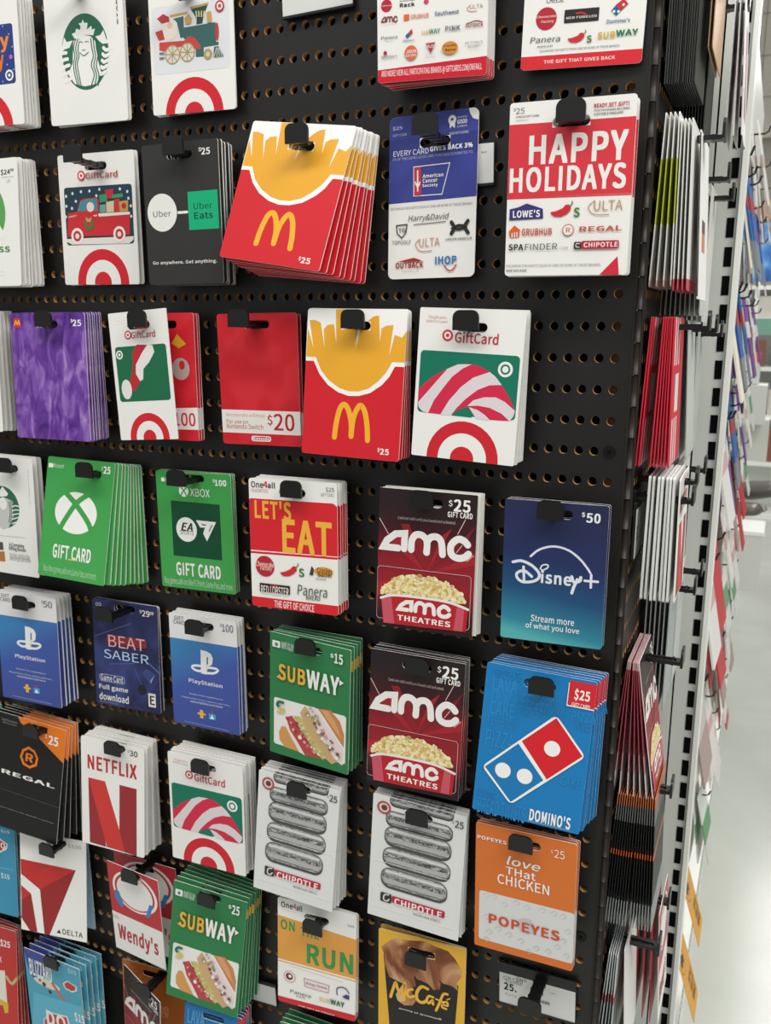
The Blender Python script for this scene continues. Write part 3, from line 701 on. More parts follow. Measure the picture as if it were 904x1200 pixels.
  ('P','3c3273',[(-44.36,-13.31),(-38.09,-12.18),(-31.22,-9.52),(-24.91,-11.54),(-18.61,-13.82),(-18.04,-20.87),(-44.48,-21.48)]),
  ('T',"LOWE'S",-41.73,-19.71,-20.65,-14.28,'f0eee8',2,0),
  ('P','d22a35',[(-12.74,-16.55),(-7.79,-15.71),(-3.37,-13.87),(-1.23,-11.49),(1.0,-11.31),(2.87,-13.08),(2.55,-15.76),(-0.24,-18.38),(-4.66,-20.1),(-9.19,-19.86),(-11.75,-18.3)]),
  ('L','3d7a3c',0.77,1,[(2.38,-12.09),(3.87,-10.67),(3.36,-9.19)]),
  ('T','s',5.01,-20.61,9.59,-13.78,'3d7a3c',1,0),
  ('T','ULTA',19.98,-16.76,40.97,-9.54,'b98c69',0,0),
  ('L','b98c69',0.66,1,[(20.28,-9.5),(15.86,-13.83),(20.1,-19.07),(31.34,-19.64)]),
  ('P','d9622f',[(-44.45,-29.82),(-40.11,-25.29),(-35.33,-29.1),(-36.01,-29.61),(-36.13,-33.97),(-43.58,-34.22)]),
  ('L','f0eee8',0.71,0,[(-41.86,-31.2),(-41.76,-33.99)]),
  ('L','f0eee8',0.7,0,[(-39.91,-30.58),(-39.78,-34.03)]),
  ('L','f0eee8',0.7,0,[(-38.08,-30.62),(-37.96,-33.8)]),
  ('T','GRUBHUB',-34.2,-33.09,-10.87,-27.96,'c95b35',2,0),
  ('C',1.47,-29.94,4.34,'c95f50'),
  ('C',1.47,-29.94,3.66,'f0eee8'),
  ('T','R',-0.07,-31.72,3.28,-28.29,'c95f50',1,0),
  ('T','REGAL',10.03,-31.42,41.57,-27.66,'c25a4e',2,0),
  ('T','SPA',-44.21,-44.06,-32.55,-39.34,'2b2a2a',2,0),
  ('T','FINDER',-31.25,-44.0,-6.12,-39.42,'55595c',0,0),
  ('T','.COM',-4.97,-43.89,2.02,-41.92,'8b8d8f',0,0),
  ('R',6.48,-44.04,12.12,-38.74,1,'3f3230'),
  ('R',12.1,-44.1,39.98,-38.2,1,'b5283a'),
  ('T','CHIPOTLE',13.94,-42.9,39.2,-39.35,'f3e4e0',2,0),
  ('L','d8d5cf',0.68,1,[(10.58,-40.11),(8.43,-40.07),(8.26,-42.28),(10.44,-42.71)]),
 ]),
 'purple': (98.7, 129.1, 'm:fur', 2.5, [
  ('part','emblem'),
  ('R',-44.91,49.78,-35.55,59.18,0.6,'d2342f'),
  ('L','f0b02f',1.64,1,[(-43.69,52.2),(-41.87,56.49),(-40.18,52.86),(-37.88,56.47),(-36.77,52.46)]),
  ('part','price_text'),
  ('T','$',31.34,54.42,34.01,58.31,'f0eee8',2,0),
  ('T','25',33.85,51.02,44.84,57.49,'f0eee8',2,0),
 ]),
 'red_hundred': (67.6, 123.0, 'm:redsq', 2.5, [
  ('part','price_panel'),
  ('P','f0eee8',[(-39.03,-31.81),(40.38,-28.5),(39.11,-50.17),(-40.5,-51.84)]),
  ('part','price_text'),
  ('T','$100',-4.68,-49.07,30.59,-32.57,'d32530',1,0),
  ('part','picture'),
  ('P','d8a92e',[(13.82,41.54),(23.74,32.12),(14.82,27.98),(7.03,32.76)]),
  ('E',6.12,-2.45,26.55,18.87,'b9a9a2'),
  ('E',14.55,7.6,21.29,16.38,'c9302c'),
 ]),
 'santa_hat': (72.0, 124.2, 'f0eee8', 1.2, [
  ('part','bullseye'),
  ('C',1.38,-60.37,24.54,'d32530'),
  ('C',1.38,-60.37,16.68,'f0eee8'),
  ('C',1.38,-60.37,8.09,'d32530'),
  ('part','plastic_card'),
  ('R',-31.57,-24.21,31.9,29.38,3.2,'1e6b47'),
  ('part','picture'),
  ('P','bd2a33',[(-18.65,-8.77),(-11.43,7.61),(-10.11,22.92),(-3.78,30.38),(7.97,29.47),(13.41,23.78),(0.48,12.02),(-4.27,-5.54),(-12.16,-14.82)]),
  ('P','ebe6e0',[(-3.69,-4.93),(-8.25,2.31),(-7.1,11.2),(1.78,22.09),(9.63,29.72),(15.64,28.63),(17.24,22.25),(9.57,12.72),(1.79,6.87),(0.17,-3.2)]),
  ('E',-28.13,-21.79,-15.26,-2.51,'e6e2dd'),
  ('part','emblem'),
  ('C',-26.49,21.73,4.31,'f0eee8'),
  ('C',-26.49,21.73,2.75,'1e6b47'),
  ('C',-26.49,21.73,1.55,'f0eee8'),
  ('part','emblem'),
  ('C',-13.27,40.1,4.21,'d32530'),
  ('C',-13.27,40.1,2.86,'f0eee8'),
  ('C',-13.27,40.1,1.18,'d32530'),
  ('part','lettering'),
  ('T','GiftCard',-9.37,36.31,20.35,42.98,'b5353b',1,0),
  ('T','This gift card is',-27.96,53.85,-15.81,54.49,'d09a96',0,0),
  ('T','made from paper',-29.24,50.84,-14.86,51.31,'d09a96',0,0),
 ]),
 'red_twenty': (86.7, 123.1, 'm:redsq', 3, [
  ('part','price_panel'),
  ('P','ebe7e0',[(-45.85,-28.41),(46.8,-28.75),(47.02,-50.81),(-44.19,-50.57)]),
  ('part','price_text'),
  ('T','$',7.62,-42.87,13.35,-31.98,'c02530',1,0),
  ('T','20',14.62,-47.17,36.92,-31.12,'c02530',1,0),
  ('part','lettering'),
  ('T','Nintendo eShop',-38.26,-35.76,5.01,-31.6,'e0a27e',0,0),
  ('T','For use on',-38.16,-41.6,-13.95,-37.75,'c4574e',0,0),
  ('T','Nintendo Switch',-38.15,-46.71,2.79,-41.58,'c4574e',0,0),
  ('part','emblem'),
  ('R',-10.8,-58.03,10.99,-52.82,2.2,'f0eee8'),
  ('R',-9.85,-57.23,10.05,-53.63,2,'c8242f'),
  ('T','Nintendo',-9.34,-57.35,9.55,-53.55,'f0eee8',2,0),
 ]),
 'candy_cane': (90.9, 123.6, 'f0eee8', 1.5, [
  ('part','bullseye'),
  ('C',0.13,-60.68,31.62,'cf2430'),
  ('C',0.13,-60.68,21.5,'f0eee8'),
  ('C',0.13,-60.68,10.43,'cf2430'),
  ('part','plastic_card'),
  ('R',-42.48,-24.54,43.26,27.09,3.4,'14755c'),
  ('part','picture'),
  ('P','d42a48',[(-42.06,-4.72),(-30.73,5.56),(-17.81,13.28),(-11.37,16.15),(-2.3,18.18),(8.17,17.59),(18.84,13.14),(29.88,2.96),(36.99,-6.22),(42.68,-16.68),(42.26,-20.37),(38.68,-25.32),(22.16,-25.83),(10.27,-23.17),(3.2,-16.93),(-5.85,-19.56),(-12.1,-25.13),(-35.3,-24.85),(-41.72,-20.66),(-42.51,-13.68)]),
  ('P','e0d6d8',[(-42.03,-16.46),(-33.91,-6.66),(-25.17,4.05),(-17.79,13.03),(-8.81,17.3),(2.94,18.01),(-4.6,14.1),(-13.28,6.73),(-20.56,-3.15),(-27.89,-13.8),(-32.53,-25.0),(-38.17,-23.56),(-41.44,-20.63)]),
  ('P','e0d6d8',[(-21.53,-25.57),(-14.42,-12.73),(-4.71,-0.75),(5.13,7.35),(18.86,12.9),(24.27,9.24),(29.86,3.2),(19.77,2.24),(9.82,-2.17),(0.03,-10.34),(-7.28,-18.42),(-12.1,-25.13)]),
  ('P','e0d6d8',[(1.82,-16.17),(6.65,-11.06),(15.48,-7.89),(25.68,-7.1),(33.56,-10.14),(42.68,-16.68),(41.5,-21.65),(38.68,-25.32),(31.89,-20.05),(21.33,-16.04),(10.9,-15.05)]),
  ('P','e0d6d8',[(3.2,-16.93),(11.2,-18.74),(18.01,-22.49),(22.19,-26.08),(10.23,-25.91)]),
  ('P','14755c',[(-11.43,-25.07),(-5.8,-20.18),(1.86,-16.66),(4.86,-21.15),(6.52,-25.37)]),
  ('part','emblem'),
  ('C',31.78,15.77,6.26,'f0eee8'),
  ('C',31.78,15.77,4.13,'14755c'),
  ('C',31.78,15.77,2.63,'f0eee8'),
  ('part','emblem'),
  ('C',-19.65,40.12,4.65,'d32530'),
  ('C',-19.65,40.12,3.06,'f0eee8'),
  ('C',-19.65,40.12,1.46,'d32530'),
  ('part','lettering'),
  ('T','GiftCard',-13.12,34.78,24.06,43.77,'c0323a',1,0),
  ('T','This gift card is',-37.68,52.57,-21.4,55.61,'c88a86',0,0),
  ('T','made from paper',-39.23,49.67,-20.34,52.35,'c88a86',0,0),
 ]),
 'mermaid_bundle': (93.4, 132.5, 'f0eee8', 2, [
  ('part','emblem'),
  ('C',0.57,9.4,23.77,'2f6b51'),
  ('P','f0eee8',[(-5.27,24.09),(1.88,32.67),(9.59,24.88),(7.32,22.29),(-4.34,20.22)]),
  ('P','c9c8c4',[(-12.53,14.49),(2.1,20.82),(15.76,17.16),(15.43,-0.61),(6.68,-13.29),(-1.24,-16.45),(-8.57,-12.84)]),
  ('E',-4.34,6.4,6.41,20.22,'f0eee8'),
  ('L','2f6b51',1.03,1,[(9.35,16.56),(10.85,4.86),(7.73,-7.27)]),
  ('L','2f6b51',1.03,1,[(11.92,16.8),(12.89,5.06),(10.29,-7.02)]),
  ('L','2f6b51',1.03,1,[(14.48,17.04),(14.94,5.25),(12.85,-6.77)]),
  ('L','2f6b51',1.03,1,[(17.04,17.28),(16.99,5.45),(15.4,-6.52)]),
  ('L','f0eee8',1.29,1,[(14.45,11.12),(19.14,12.55),(24.16,12.05)]),
  ('L','f0eee8',1.28,1,[(14.03,6.35),(18.72,7.79),(23.8,8.08)]),
  ('L','f0eee8',1.29,1,[(13.6,1.58),(18.29,3.02),(23.45,4.11)]),
  ('L','f0eee8',1.29,1,[(13.17,-3.19),(17.86,-1.75),(23.09,0.14)]),
  ('L','f0eee8',1.29,1,[(12.74,-7.96),(17.43,-6.51),(22.73,-3.83)]),
  ('part','picture'),
  ('P','b8763f',[(-24.06,-43.08),(-1.46,-41.7),(-1.46,-53.11),(-25.03,-54.05)]),
  ('P','5a5148',[(-23.0,-31.1),(-3.05,-31.03),(-2.82,-39.87),(-23.88,-41.08)]),
  ('part','lettering'),
  ('TV','STARBUCKS',40.55,15.14,40.07,53.91,'2a2826',2),
  ('L','c9c6c0',0.52,0,[(-22.37,-24.11),(29.89,-22.35)]),
  ('T','A Complete',5.97,-35.41,27.96,-29.8,'4c4a48',1,0),
  ('T','Gifting Bundle',5.56,-39.98,30.09,-34.08,'4c4a48',1,0),
  ('T','Includes a drink holder',6.18,-47.18,35.78,-40.53,'9a9896',0,0),
  ('T','and one gift card inside',5.77,-51.75,36.13,-44.99,'9a9896',0,0),
 ]),
 'green_sphere': (87.9, 127.6, 'm:xgreen', 2.5, [
  ('part','emblem'),
  ('E',-28.49,-14.85,26.61,29.42,'f0eee8'),
  ('L','3f9f4a',6.15,1,[(-18.33,28.87),(-0.51,15.46),(16.45,-1.01),(21.43,-10.53)]),
  ('L','3f9f4a',5.91,1,[(14.96,29.64),(-0.83,17.89),(-14.09,-1.23),(-20.04,-12.11)]),
  ('P','3f9f4a',[(-14.44,28.22),(-1.2,20.7),(11.68,28.42),(5.67,21.29),(-0.46,15.09),(-9.55,21.9)]),
  ('part','lettering'),
  ('R',-42.3,51.97,-36.21,56.39,0.2,'f0eee8'),
  ('T','Microsoft',-35.29,52.43,-21.8,56.9,'dfe9dc',0,0),
  ('T','GIFT CARD',-26.45,-43.15,23.79,-28.22,'f0eee8',2,0),
  ('L','d8c94a',1.36,0,[(-4.6,-42.66),(2.58,-42.13)]),
  ('T','Buy Xbox games,add-ons,Game Pass,and more.',-36.58,-61.03,33.51,-51.19,'b9dcb8',0,0),
  ('part','price_text'),
  ('T','$',27.45,55.41,29.05,59.37,'f0eee8',1,0),
  ('T','25',30.07,52.32,38.94,60.01,'f0eee8',2,0),
 ]),
 'green_soccer': (90.8, 122.0, 'm:xgreen', 2, [
  ('part','picture'),
  ('P','0c4a2e',[(-28.14,31.07),(31.11,30.35),(31.06,-26.81),(-28.67,-26.78)]),
  ('part','emblem'),
  ('C',-10.66,1.91,12.74,'efeee8'),
  ('T','EA',-17.41,0.39,-3.01,8.99,'1f2a25',2,0.3),
  ('T','SPORTS',-18.92,-3.55,-2.06,0.66,'3b4540',0,0.1),
  ('P','efeee8',[(1.66,12.67),(26.0,12.25),(13.93,-8.51),(9.68,-0.7),(12.24,5.73),(6.36,5.3)]),
  ('L','0c4a2e',1.18,0,[(8.75,8.58),(13.11,8.27)]),
  ('L','0c4a2e',1.02,0,[(21.1,8.84),(17.14,2.37)]),
  ('C',-11.47,41.73,5.94,'f0eee8'),
  ('L','3f9f4a',1.49,1,[(-14.62,45.22),(-11.42,42.34),(-8.25,37.03)]),
  ('L','3f9f4a',1.48,1,[(-7.22,45.56),(-11.42,42.34),(-15.21,37.04)]),
  ('part','lettering'),
  ('R',-38.67,50.32,-34.45,54.3,0.2,'f0eee8'),
  ('T','M',-33.2,50.86,-29.95,53.66,'dfe9dc',0,0),
  ('T','XBOX',-3.4,36.91,20.13,45.02,'f0eee8',0,0),
  ('T','GIFT CARD',-26.02,-47.34,28.74,-33.15,'f0eee8',2,0),
  ('T','Buy games,add-ons like FC Points,Game Pass,and more.',-41.71,-59.2,42.94,-49.87,'c9e3c6',0,0),
  ('part','price_text'),
  ('T','$',24.3,52.04,27.01,55.9,'f0eee8',1,0),
  ('T','100',26.96,49.1,40.55,55.51,'f0eee8',2,0),
 ]),
 'lets_eat': (92.4, 125.1, 'f0eee8', 3, [
  ('part','header_panel'),
  ('P','d8262f',[(-48.65,41.07),(-44.12,43.08),(42.08,43.69),(47.59,39.87),(47.79,-5.7),(-48.68,-7.18)]),
  ('L','d8262f',2.12,0,[(-50.26,-9.46),(48.47,-7.46)]),
  ('P','d8262f',[(-51.66,-53.14),(47.99,-52.83),(47.79,-71.44),(-52.6,-82.86)]),
  ('part','lettering'),
  ('T',"LET'S",-40.55,24.1,-1.5,42.28,'f0b340',2,0),
  ('T','EAT',-11.31,-6.65,40.46,25.69,'f0b340',2,0),
  ('T','THE GIFT OF CHOICE',-21.51,-61.58,21.13,-54.62,'f0eee8',1,0),
  ('T','One',-43.5,53.6,-30.37,59.61,'1c1b1b',1,0),
  ('T','4',-30.53,54.01,-25.68,60.15,'d7222e',1,0),
  ('T','all',-25.56,53.93,-17.55,59.61,'1c1b1b',1,0),
  ('T','FAVORITES',-43.34,49.29,-25.3,52.65,'d08a84',0,0),
  ('part','price_text'),
  ('T','$25',34.97,53.9,43.37,58.61,'4a4846',0,0),
  ('T','GIFT CARD',29.87,49.76,43.02,52.9,'9a9896',0,0),
  ('part','brand_logos'),
  ('C',-30.73,-21.97,10.19,'b8263a'),
  ('T','Cheesecake',-40.39,-22.67,-21.03,-17.27,'f1d9c0',1,0.15),
  ('T','Factory',-35.94,-27.02,-23.16,-22.01,'f1d9c0',1,0.15),
  ('P','d22a35',[(-14.27,-26.52),(-8.58,-24.9),(-3.41,-22.24),(-0.8,-19.29),(1.76,-18.79),(3.75,-20.5),(3.19,-23.53),(-0.19,-26.83),(-5.35,-29.35),(-10.49,-29.71),(-13.29,-28.33)]),
  ('L','3d7a3c',0.89,1,[(3.27,-19.46),(5.08,-17.68),(4.6,-16.1)]),
  ('T','s',5.62,-28.58,11.35,-20.34,'3d7a3c',1,0),
  ('E',22.18,-25.57,41.52,-16.87,'d99a3e'),
  ('T','Cracker',24.95,-22.41,40.63,-17.41,'5b2d1a',1,0.1),
  ('T','Barrel',25.6,-26.3,39.88,-21.01,'5b2d1a',1,0.1),
  ('P','4a3527',[(17.02,-25.53),(19.32,-16.74),(21.7,-19.81),(20.6,-25.85)]),
  ('T','OLD COUNTRY',23.4,-29.68,34.41,-27.56,'1c1b1b',0,0),
  ('R',-36.88,-47.32,-4.03,-38.73,0.6,'2b2727'),
  ('L','c02a30',1.67,1,[(-25.29,-41.4),(-20.3,-40.19),(-16.36,-41.22)]),
  ('T','RED LOBSTER',-35.51,-49.23,-5.52,-40.73,'ece6dc',1,0),
  ('T','Panera',3.89,-46.11,35.15,-36.32,'3b4a35',0,0.12),
  ('T','BREAD',12.98,-49.86,27.88,-45.92,'4a5543',1,0),
 ]),
 'movie': (90.5, 126.3, 'm:amc', 0.8, [
  ('part','picture'),
  ('P','8d1f28',[(1.43,-10.48),(-48.05,2.49),(-47.55,-10.64)]),
  ('P','a3222c',[(1.43,-10.48),(-36.12,16.78),(-25.35,21.7)]),
  ('P','8d1f28',[(1.43,-10.48),(-11.93,24.22),(-5.27,24.83)]),
  ('P','a3222c',[(1.43,-10.48),(13.23,23.97),(23.28,32.5)]),
  ('P','7b1c25',[(1.43,-10.48),(36.55,21.11),(44.78,36.9)]),
  ('P','a3222c',[(1.43,-10.48),(46.18,2.0),(45.78,11.98)]),
  ('P','b0242e',[(1.43,-10.48),(-47.04,-23.77),(-46.53,-36.91)]),
  ('P','8d1f28',[(1.43,-10.48),(44.46,-18.25),(44.69,-8.19)]),
  ('P','8d1f28',[(1.43,-10.48),(-24.4,32.18),(-16.31,32.87)]),
  ('L','e2b9b4',0.69,0,[(-44.45,35.43),(-35.64,22.06)]),
  ('L','e2b9b4',0.64,0,[(35.1,41.34),(28.61,27.92)]),
  ('L','e2b9b4',0.64,0,[(33.08,18.51),(28.22,11.72)]),
  ('L','e2b9b4',0.63,0,[(43.56,10.75),(37.83,4.89)]),
  ('part','lettering'),
  ('A',-43.14,4.57,42.03,26.62,'ece9e4'),
  ('T','Card not valid until purchased and activated.',-26.98,35.59,26.62,39.11,'c9bdbb',0,0),
  ('part','price_text'),
  ('T','$',19.42,51.42,23.06,57.51,'f0eee8',1,0),
  ('T','25',24.23,47.5,39.13,58.34,'f0eee8',2,0),
  ('T','GIFT CARD',19.01,42.26,41.34,47.24,'f0eee8',2,0),
  ('part','plastic_card'),
  ('RO',-45.15,-56.25,42.43,-7.74,3,'d8b0b0'),
  ('part','popcorn'),
  ('POP',-41.94,-33.34,39.35,-11.61),
  ('P','b5202c',[(-41.01,-35.57),(-30.05,-33.32),(-7.02,-32.72),(15.48,-33.16),(31.08,-34.38),(40.92,-37.55),(39.45,-58.18),(0.7,-59.48),(-38.39,-60.25)]),
  ('P','c65565',[(-41.0,-35.97),(-31.4,-34.01),(-27.66,-59.72),(-37.98,-60.2)]),
  ('P','c65565',[(31.08,-34.38),(37.55,-36.09),(36.51,-58.09),(28.17,-58.24)]),
  ('L','e8e4de',2.23,1,[(-41.22,-37.31),(-28.68,-33.42),(-0.36,-32.55),(23.3,-33.46),(40.79,-37.57)]),
  ('part','emblem'),
  ('A',-25.55,-48.39,25.84,-36.3,'ece9e4'),
  ('T','THEATRES',-24.79,-55.93,25.28,-50.75,'f0ede8',2,0),
 ]),
 'stream': (85.1, 120.4, 'm:disney', 2.2, [
  ('part','emblem'),
  ('L','dfe1ea',1.79,1,[(-19.25,13.09),(-12.98,18.92),(-4.89,22.45),(3.29,23.2),(12.74,20.7),(21.14,14.87),(27.25,8.25),(30.36,3.75)]),
  ('L','dfe1ea',2.41,1,[(-33.94,6.79),(-26.8,8.46),(-18.31,5.61),(-12.1,0.11),(-11.64,-4.73),(-16.47,-8.28),(-24.79,-9.51),(-29.73,-6.57),(-29.92,-2.28),(-24.03,0.15),(-17.62,-4.11)]),
  ('L','dfe1ea',2.16,1,[(-24.78,3.51),(-23.83,-9.41)]),
  ('L','dfe1ea',1.19,1,[(-10.83,3.29),(-8.85,6.53),(-4.75,7.18),(-4.63,4.75),(-8.65,2.29),(-10.48,3.33)]),
  ('T','isne',-9.9,-8.95,15.41,2.13,'dfe1ea',2,0),
  ('L','dfe1ea',2.56,1,[(15.55,-0.75),(17.52,-5.15),(22.09,-3.71),(22.86,-0.62)]),
  ('L','dfe1ea',2.55,1,[(20.3,-2.69),(17.71,-9.01),(16.25,-14.62)]),
  ('L','dfe1ea',2.08,0,[(26.1,-3.06),(36.67,-2.82)]),
  ('L','dfe1ea',2.07,0,[(31.13,2.27),(31.32,-8.19)]),
  ('part','lettering'),
  ('T','Stream more',-16.79,-42.81,19.35,-37.03,'e8eaee',1,0),
  ('T','of what you love',-21.12,-50.5,23.89,-43.82,'e8eaee',1,0),
  ('part','price_text'),
  ('T','$',21.0,49.57,23.76,53.96,'e8eaee',2,0),
  ('T','50',24.77,45.47,36.11,53.53,'e8eaee',2,0),
 ]),
 'blue_hundred': (82.9, 122.4, 'e6e4e2', 1.8, [
  ('part','header_panel'),
  ('P','m:psblue',[(-48.18,33.95),(51.81,34.65),(49.68,-71.59),(-58.1,-95.83)]),
  ('part','emblem'),
  ('P','ecebe8',[(-3.36,25.61),(3.86,24.96),(8.93,23.1),(11.37,18.67),(10.19,11.59),(6.54,9.19),(3.16,9.99),(3.55,18.16),(2.66,-0.67),(-4.07,-0.16)]),
  ('P','3d52a0',[(3.86,18.46),(5.5,18.97),(5.15,11.21),(3.49,10.56)]),
  ('L','ecebe8',2.61,1,[(-3.36,7.92),(-12.02,7.12),(-14.91,4.53),(-9.26,1.95),(-3.18,2.65)]),
  ('L','ecebe8',2.59,1,[(3.2,1.28),(11.71,2.38),(16.99,5.85),(14.14,7.76),(4.09,7.5)]),
  ('part','lettering'),
  ('T','PlayStation',-19.8,-13.55,21.88,-7.83,'ecebe8',1,0),
  ('T','Redeem for anything on',-19.61,-26.16,21.74,-24.15,'d3d7ea',1,0),
  ('T','PlayStation Store: games,add-ons,',-29.82,-31.2,30.66,-29.23,'d3d7ea',1,0),
  ('T','subscriptions and more',-19.04,-35.22,21.17,-31.83,'d3d7ea',1,0),
  ('L','8e9bd0',0.66,0,[(-27.5,-57.65),(27.98,-58.23)]),
  ('T','GIFT',-34.25,54.57,-22.58,58.72,'5d5f6c',0,0),
  ('T','CARD',-35.8,49.87,-21.21,54.17,'5d5f6c',0,0),
  ('part','icon'),
  ('R',-7.37,-50.37,-3.21,-40.97,0.5,'e6b445'),
  ('R',-10.18,-46.56,-0.25,-44.31,0.5,'e6b445'),
  ('R',3.74,-49.59,12.56,-43.0,0.8,'3b9bd0'),
  ('P','f0eee8',[(7.8,-44.01),(10.33,-48.64),(4.99,-49.01)]),
  ('C',8.22,-41.16,1.4,'c0453f'),
  ('part','price_text'),
  ('T','$',21.98,53.69,24.25,57.68,'565a7a',0,0),
  ('T','100',24.38,49.64,37.5,57.42,'565a7a',0,0),
 ]),
 'blue_fifty': (82.9, 122.4, 'e6e4e2', 1.8, [
  ('part','header_panel'),
  ('P','m:psblue',[(-48.18,33.95),(51.81,34.65),(49.68,-71.59),(-58.1,-95.83)]),
  ('part','emblem'),
  ('P','ecebe8',[(-3.36,25.61),(3.86,24.96),(8.93,23.1),(11.37,18.67),(10.19,11.59),(6.54,9.19),(3.16,9.99),(3.55,18.16),(2.66,-0.67),(-4.07,-0.16)]),
  ('P','3d52a0',[(3.86,18.46),(5.5,18.97),(5.15,11.21),(3.49,10.56)]),
  ('L','ecebe8',2.61,1,[(-3.36,7.92),(-12.02,7.12),(-14.91,4.53),(-9.26,1.95),(-3.18,2.65)]),
  ('L','ecebe8',2.59,1,[(3.2,1.28),(11.71,2.38),(16.99,5.85),(14.14,7.76),(4.09,7.5)]),
  ('part','lettering'),
  ('T','PlayStation',-19.8,-13.55,21.88,-7.83,'ecebe8',1,0),
  ('T','Redeem for anything on',-19.61,-26.16,21.74,-24.15,'d3d7ea',1,0),
  ('T','PlayStation Store: games,add-ons,',-29.82,-31.2,30.66,-29.23,'d3d7ea',1,0),
  ('T','subscriptions and more',-19.04,-35.22,21.17,-31.83,'d3d7ea',1,0),
  ('L','8e9bd0',0.66,0,[(-27.5,-57.65),(27.98,-58.23)]),
  ('T','GIFT',-34.25,54.57,-22.58,58.72,'5d5f6c',0,0),
  ('T','CARD',-35.8,49.87,-21.21,54.17,'5d5f6c',0,0),
  ('part','icon'),
  ('R',-7.37,-50.37,-3.21,-40.97,0.5,'e6b445'),
  ('R',-10.18,-46.56,-0.25,-44.31,0.5,'e6b445'),
  ('R',3.74,-49.59,12.56,-43.0,0.8,'3b9bd0'),
  ('P','f0eee8',[(7.8,-44.01),(10.33,-48.64),(4.99,-49.01)]),
  ('C',8.22,-41.16,1.4,'c0453f'),
  ('part','price_text'),
  ('T','$',21.98,53.69,24.25,57.68,'565a7a',0,0),
  ('T','50',24.41,50.27,36.11,57.26,'565a7a',0,0),
 ]),
 'neon': (87.6, 121.5, 'm:beat', 2.5, [
  ('part','picture'),
  ('L','5a6aa0',0.81,0,[(-41.44,18.07),(7.99,37.85)]),
  ('L','56659a',0.8,0,[(-23.56,-12.32),(10.67,-7.31)]),
  ('L','6a7ab0',1.21,0,[(30.31,-4.82),(43.19,-13.98)]),
  ('L','4a5890',0.93,0,[(10.45,-12.52),(18.77,-30.09)]),
  ('P','3d4a80',[(20.8,-17.6),(26.34,-10.45),(37.94,-16.59),(31.52,-28.3)]),
  ('P','8ea0cc',[(31.27,-23.87),(37.48,-16.91),(31.54,-27.92)]),
  ('C',20.0,-36.33,5.79,'211f2c'),
  ('R',-26.13,11.58,28.03,21.75,4,'m:neonred'),
  ('part','lettering'),
  ('T','BEAT',-23.52,8.14,25.47,21.58,'f4b3a8',0,0),
  ('T','SABER',-30.42,-5.92,29.96,4.37,'bcd4f4',0,0),
  ('RO',-38.04,-33.19,-3.4,-25.19,3.2,'c9cbd4'),
  ('T','Game Card',-36.26,-32.5,-6.15,-25.11,'d9dae0',1,0),
  ('T','Full game',-39.12,-44.15,0.59,-36.92,'f0eee8',1,0),
  ('T','download',-39.25,-55.42,1.09,-46.82,'f0eee8',1,0),
  ('T','Internet required',-38.9,-58.67,-13.65,-56.82,'b8bac4',0,0),
  ('T','OO',-38.76,53.13,-31.06,57.18,'f0eee8',1,0),
  ('part','price_text'),
  ('T','$',20.39,50.79,23.28,54.96,'f0eee8',1,0),
  ('T','29',23.58,47.86,33.6,54.64,'f0eee8',1,0),
  ('T','99',33.87,50.54,38.77,54.1,'f0eee8',1,0),
  ('part','rating_badge'),
  ('R',28.13,-54.06,37.93,-38.36,0.3,'d8d8d8'),
  ('R',29.07,-52.29,37.13,-40.52,0.1,'f0eee8'),
  ('T','E',30.08,-51.46,36.44,-40.97,'1b1b1b',2,0),
 ]),
 'sub_fifteen': (90.3, 129.2, '2f7d49', 1, [
  ('part','plastic_card'),
  ('R',-40.38,-54.3,41.74,-3.55,2.5,'ece9e4'),
  ('part','picture'),
  ('P','d49a55',[(-34.32,-40.03),(-31.16,-32.99),(-26.05,-32.6),(-19.6,-43.21),(-9.71,-55.67),(-27.46,-54.99),(-33.61,-48.66)]),
  ('P','ece0d8',[(-27.99,-30.21),(-22.14,-26.42),(-3.74,-57.55),(-10.33,-55.86)]),
  ('P','b8484a',[(-26.15,-21.97),(-19.05,-18.6),(-10.0,-28.88),(0.69,-38.88),(8.49,-46.73),(14.75,-56.4),(-3.75,-56.83),(-13.28,-44.32),(-21.27,-34.92)]),
  ('P','cfa878',[(-9.7,-12.91),(-4.36,-4.31),(0.32,-8.8),(11.23,-22.99),(23.64,-42.31),(32.82,-53.86),(26.89,-58.21),(14.67,-50.67),(2.18,-34.14),(-7.29,-19.47)]),
  ('P','c8bd74',[(-17.48,-18.18),(-9.66,-16.94),(0.59,-30.26),(16.14,-47.37),(17.8,-56.93),(8.55,-51.03),(-2.41,-38.32)]),
  ('P','e9dad6',[(-2.82,-3.9),(6.69,-2.82),(15.66,-13.23),(29.41,-27.86),(40.02,-40.37),(38.82,-56.32),(29.8,-51.91),(15.94,-33.1),(5.03,-16.12)]),
  ('P','c98552',[(10.21,-3.32),(24.52,-1.64),(35.08,-10.75),(40.02,-23.44),(39.96,-36.85),(29.37,-25.04),(18.67,-12.41)]),
  ('P','dda06c',[(14.0,-3.44),(21.54,-3.14),(30.67,-13.37),(37.6,-28.36),(29.3,-20.81),(20.16,-11.29)]),
  ('C',-25.06,-21.99,1.6,'e6a39c'),
  ('C',-24.7,-23.19,1.78,'a83a3e'),
  ('C',-17.53,-27.36,1.39,'a83a3e'),
  ('C',-20.16,-26.42,1.27,'e6a39c'),
  ('C',-13.42,-25.5,1.86,'a83a3e'),
  ('C',-13.02,-28.14,1.49,'a83a3e'),
  ('C',-17.07,-33.44,1.91,'e6a39c'),
  ('C',-14.85,-33.84,1.24,'a83a3e'),
  ('C',-14.68,-34.52,1.95,'a83a3e'),
  ('C',-6.6,-35.28,1.6,'a83a3e'),
  ('C',-8.36,-35.54,1.48,'d9706c'),
